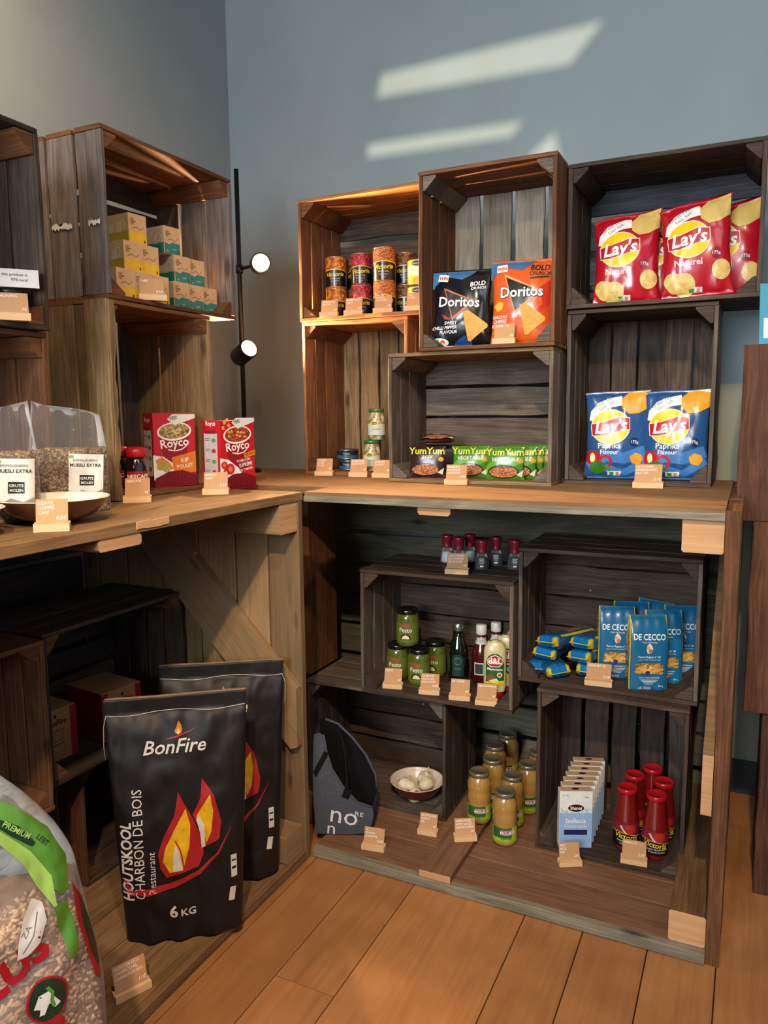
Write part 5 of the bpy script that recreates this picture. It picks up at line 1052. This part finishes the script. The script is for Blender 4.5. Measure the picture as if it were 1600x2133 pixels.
dup(my, (-.655, 2.205, .4285), .25, 'cream mayonnaise squeeze bottle second in the row'); dup(my, (-.643, 2.270, .4285), .2, 'cream mayonnaise squeeze bottle last in the row')
# ------------------------------------------------------------------ salt and pepper mills
GL = clear('clear_glass', haze=.03, rough=.03)
def mill(kind):
    t = thing('spice_mill', 'x', 'spice mill', (0, 0, 0), .3, 'red-capped spice mills'); prof = [(.019, 0), (.0215, .003), (.0215, .012), (.019, .03), (.0155, .046), (.0145, .052)]
    mb = MB(); mb.lathe(prof, GL, 28); mb.build('glass_body', t)
    cm = cells('peppercorns', '1c1512', '3a2c22', '0e0a08', 330, coat=0) if kind == 'pepper' else plain('c9c9c2', rough=.9, bump=1, scale=500)
    mb = MB(); mb.lathe([(.018, .0025), (.0200, .004), (.0200, .012), (.0178, .030), (.0160, .036)], cm, 28); o = mb.build('peppercorns' if kind == 'pepper' else 'salt', t); o['kind'] = 'stuff'
    P = cylP(prof_r(prof)); mb = MB(); mb.decal(rect(.018, .017), P, plain('9c9c94' if kind == 'pepper' else 'b9c4bc', rough=.5), .0006, -.004, .024, sub=.004) if kind == 'salt' else None
    for i in range(4): mb.decal(rect(.016-.003*(i % 2), .0014), P, plain('e0e0dc'), .0010, 0, .034-i*.0045, sub=.004)
    mb.decal(rect(.010, .005), P, plain('d8d8d4'), .0010, 0, .012, sub=.004); mb.build('front_label', t)
    mb = MB(); mb.lathe([(.0155, .050), (.016, .052), (.0145, .058), (.0150, .066), (.0185, .084), (.0185, .088), (.0165, .090), (.001, .090)], plain('7d1526', rough=.35, coat=.3), 28); mb.build('grinder_cap', t); return t
ZM = .8085
sm_ = mill('salt'); sm_.location = (-.862, 2.245, ZM); sm_['label'] = 'salt mill with red cap and white fill, leftmost of the six'
dup(sm_, (-.812, 2.215, ZM), .3, 'salt mill with red cap right behind the price tag'); dup(sm_, (-.800, 2.285, ZM), .2, 'red-capped mill partly hidden, third from the left')
pm = mill('pepper'); pm.location = (-.728, 2.190, ZM); pm['label'] = 'pepper mill with red cap, front and centre of the six'
dup(pm, (-.706, 2.262, ZM), .3, 'pepper mill with red cap behind the central one'); dup(pm, (-.635, 2.225, ZM), .3, 'pepper mill with red cap beside the pasta crate, rightmost of the six')
# ------------------------------------------------------------------ pasta
PBL = foil('14628c', .32); PBL2 = foil('0f4f78', .32); PY = plain('c9ac1c', rough=.4, coat=.3)
def penne(seed):
    w, d, h = .100, .060, .185
    s = Sack(h, lambda q: w/2*(1-.05*max(0, q-.7)/.3), lambda q: (.0015 if q > .985 else d/2*(1-(q/.985)**5)**.7+.0015), n=5.5, seed=seed, wr=.002, crease=.0015); P = s.P
    pen = cells('penne_print', 'c08a3a', 'd9a850', '8a5c22', 120, stretch=(1, 1, 2.2))
    def mf(q, th):
        c = abs(th)
        if c > .985: return pen if (.12 < q < .30) or (.5 < q < .8) else (PY if q > .8 else PBL2)
        if c > .93: return PY
        return PBL
    mb = MB(); s.body(mb, mf, nu=72, nz=48)
    wh = plain('e6e3d6', rough=.4)
    mb.text('DE CECCO', P, wh, .021, .0, .128, .0010, bold=.02, sx=.78); mb.text('Pasta di Semola', P, wh, .006, 0, .120, .0010)
    mb.decal(poly([(-.008, .0), (-.006, .010), (.0, .016), (.006, .010), (.009, .002), (.004, -.010), (-.005, -.010)]), P, plain('d9c3b0'), .0010, 0, .104); mb.decal(ell(.005, .006), P, plain('b86a4a'), .0014, .002, .100); mb.decal(ell(.004, .004), P, plain('c99a5a'), .0014, -.004, .108)
    mb.text('Penne Rigate n° 41', P, wh, .0075, 0, .083, .0010, bold=.01); mb.text('cottura 12 min - al dente 10 min', P, wh, .0045, 0, .077, .0010)
    win = poly([(-.036, .046), (-.034, .042), (.034, .042), (.036, .046), (.036, .064), (.030, .070), (-.030, .070), (-.036, .064)]); mb.decal(win, P, pen, .0010)
    for i in range(16): x, y, r = random.uniform(-.03, .03), random.uniform(.047, .065), random.uniform(-.7, .9); mb.decal(poly([(-.010, -.0028), (.008, -.0028), (.011, .0028), (-.007, .0028)]), P, plain(random.choice(['d9ac58', 'c8963e', 'e0b868']), rough=.4), .0013+i*4e-5, x, y, rot=r)
    mb.decal(ell(.006, .006), P, plain('2a2f6e'), .0024, -.004, .045); mb.text('Lenta essiccazione', P, wh, .007, 0, .031, .0010)
    for i in range(4): mb.decal(rect(.045-.008*i, .0012), P, wh, .0010, 0, .027-i*.0035)
    mb.text('500 g', P, wh, .006, .03, .010, .0010); mb.text('DE CECCO', P, wh, .008, -.01, .004, .0010, sx=.8)
    Ps = lambda x, z, off: (w/2*.985+.004+off, x, z); 
    mb.decal(rect(.018, .055), Ps, PBL2, .0006, 0, .09, sub=0); mb.text('DE CECCO', Ps, wh, .012, .004, .09, .0010, rot=pi/2, sx=.8, sub=0)
    return mb
Z = .5235
pA = put(penne(1.3), 'pasta_bag', 'blue penne bag at the front right, nearest the viewer', 'pasta bag', (-.238, 2.150, Z), .38, 'standing blue penne bags', part='bag')
pB = put(penne(6.1), 'pasta_bag', 'blue penne bag at the front left, price tag before it', 'pasta bag', (-.330, 2.215, Z), .30, 'standing blue penne bags', part='bag')
dup(pA, (-.205, 2.222, Z), .36, 'blue penne bag second in the right file, yellow side showing'); dup(pB, (-.300, 2.29, Z), .2, 'blue penne bag behind the front left one')
dup(pA, (-.160, 2.30, Z), .22, 'blue penne bag last in the right file, tall yellow edge'); dup(pB, (-.255, 2.335, Z), .0, 'blue penne bag rearmost in the middle against the back planks', ry=.1)
def spag(seed):
    w, h = .068, .235; s = Sack(h, lambda q: w/2*(1 if .06 < q < .94 else .96), lambda q: (.0015 if q < .04 or q > .96 else .017*(1-abs(2*q-1)**8)**.5+.0015), n=4, seed=seed, wr=.002, crease=.002); P = s.P; mb = MB()
    s.body(mb, lambda q, th: PY if (q < .10 or q > .90) and abs(th) > .72 else (foil('0f6fb0', .28) if q < .12 or q > .9 else PBL2), nu=48, nz=40)
    mb.decal(rect(.040, .075), P, cells('spaghetti_print', 'b98a3e', 'cda050', '7d5820', 60, stretch=(14, 1, .5)), .001, .0, .13); mb.text('DE CECCO', P, plain('e6e3d6'), .013, 0, .19, .001, sx=.8); mb.decal(rect(.006, .16), P, PY, .0008, .030, .12)
    return mb
sg = spag(2); 
t = put(sg, 'spaghetti_pack', 'x', 'spaghetti pack', (0, 0, 0), 0, 'lying blue spaghetti packs', part='pack')
# packs lie flat: local z (length) turned to run into the crate, front face up
SP = [(-.535, 2.112, .020, .42, .08, 'blue spaghetti pack at the bottom left of the pile'), (-.462, 2.098, .022, .62, -.12, 'blue spaghetti pack at the bottom middle, pointing forward'), (-.392, 2.135, .022, .15, .1, 'blue spaghetti pack at the bottom right of the pile'),
      (-.522, 2.125, .060, -.18, .05, 'blue spaghetti pack in the middle layer on the left'), (-.425, 2.135, .060, -.28, -.06, 'blue spaghetti pack in the middle layer on the right'),
      (-.515, 2.118, .101, -.42, -.12, 'blue spaghetti pack on top, left one beside the slats'), (-.420, 2.140, .101, -.30, -.04, 'blue spaghetti pack on top, right one beside the penne')]
for i, (x, y, dz, rz, ry, lb) in enumerate(SP):
    o = t if i == 0 else dup(t, (0, 0, 0)); o['label'] = lb; o.location = (x, y, .5235+dz); o.rotation_euler = (-pi/2+.0-(.06 if dz > .09 else 0), ry, rz)
    o.rotation_mode = 'XYZ'
# ------------------------------------------------------------------ floor lamp with two spotlights
def lamp_stand():
    t = thing('pole_lamp', 'slim black pole lamp in the corner with two round spotlights', 'lamp', (-1.705, 2.345, TOPZ)); bk = plain('0b0b0b', rough=.4)
    mb = MB(); mb.lathe([(.055, 0), (.057, .002), (.057, .010), (.05, .014), (.012, .016)], bk, 32); mb.build('base', t)
    mb = MB(); mb.tube([(0, 0, .01), (0, 0, 1.08)], .0085, bk, 16); mb.build('pole', t)
    heads = []
    for nm, z, tgt, hp, p in (('up', .735, Vector((-.35, -.5, CAM_H-1.80)), (.125, -.05, .735), 26), ('low', .435, Vector((.50, -.22, .16)), (.035, -.035, .435), 140)):
        hp = Vector(hp); wp_ = hp+Vector((-1.705, 2.345, TOPZ))
        if nm == 'up': d = (Vector((.25, .0, 1.45))-wp_).normalized()
        else: d = Vector((.80, -.40, .30)).normalized()
        q = d.to_track_quat('Z', 'Y'); M = q.to_matrix().to_4x4(); L = .085; r = .034
        mb = MB(); mb.tube([(0, 0, z-.0), tuple(hp-d*.02)], .006, bk, 10); mb.tube([(0, 0, z-.014), (0, 0, z+.014)], .013, bk, 14); mb.build('bracket', t)
        mb = MB(); prof = [(.018, -L*.62), (r, -L*.52), (r, L*.48), (r-.002, L*.5), (r-.004, L*.5), (r-.005, L*.40), (.026, L*.36)]
        mb.lathe(prof, bk, 32); o = mb.build('lamp_head', t); o.matrix_local = Matrix.Translation(hp) @ M
        mb = MB(); mb.lathe([(.0005, .0), (.012, .001), (.0275, .003)], glow('lamp_lens_glow', (1, .78, .50), 38), 28, caps=True); lens = mb.build('lens', o); lens.location = (0, 0, L*.40)
        mb = MB(); mb.lathe([(r-.0055, L*.40), (r-.0035, L*.50)], plain('caa56a', rough=.3, metal=.5), 28, caps=False); mb.build('reflector_ring', o)
        src = wp_+d*(L*.5+.012)
        lamp('SPOT', 'spotlight_'+nm, src, src+d, p, (1, .62, .30), spot_size=R(150 if nm == 'up' else 116), spot_blend=.7, shadow_soft_size=.022)
lamp_stand()
# ------------------------------------------------------------------ leaflets on the right stack
for i, (c1, c2) in enumerate((('3c8ea6', 'c9d2cc'), ('b5452c', '3c8ea6'))):
    t = thing('greeting_card', ['turquoise card standing on the right-hand crate stack, front one', 'red and turquoise card right behind the front one on the stack'][i], 'card', (.045+.012*i, 2.18+.02*i, 1.4445), .3, rx=-.08)
    mb = MB(); mb.box((-.045, 0, 0), (.045, .002, .15), plain(c1, rough=.5)); mb.decal(rect(.07, .05), PF, plain(c2), .0004, 0, .04, sub=0); mb.decal(ell(.02, .02), PF, plain('b5452c'), .0008, 0, .1, sub=0); mb.build('card_sheet', t)

# ------------------------------------------------------------------ overall sizes of some goods
def size(pref, sx, sy, sz):
    for o in bpy.data.objects:
        if o.parent is None and o.name.split('.')[0] == pref: o.scale = (o.scale[0]*sx, o.scale[1]*sy, o.scale[2]*sz)
size('crisp_bag', 1.06, 1, 1.10); size('chip_bag', 1.04, 1, 1.10); size('pasta_bag', 1.05, 1, 1.10)
size('passata_bottle', 1.02, 1.02, 1.12); size('applesauce_jar', 1.06, 1.06, 1.06); size('snack_can', 1.06, 1.06, 1.0); size('rice_carton', 1.06, 1, 1.08)
size('oil_bottle', 1.1, 1.1, 1.16); size('ketchup_bottle', 1.05, 1.05, 1.14); size('pesto_jar', 1.08, 1.08, 1.2); size('coffee_jar', 1.12, 1.12, 1.1); size('muesli_bag', 1.15, 1, 1.15)
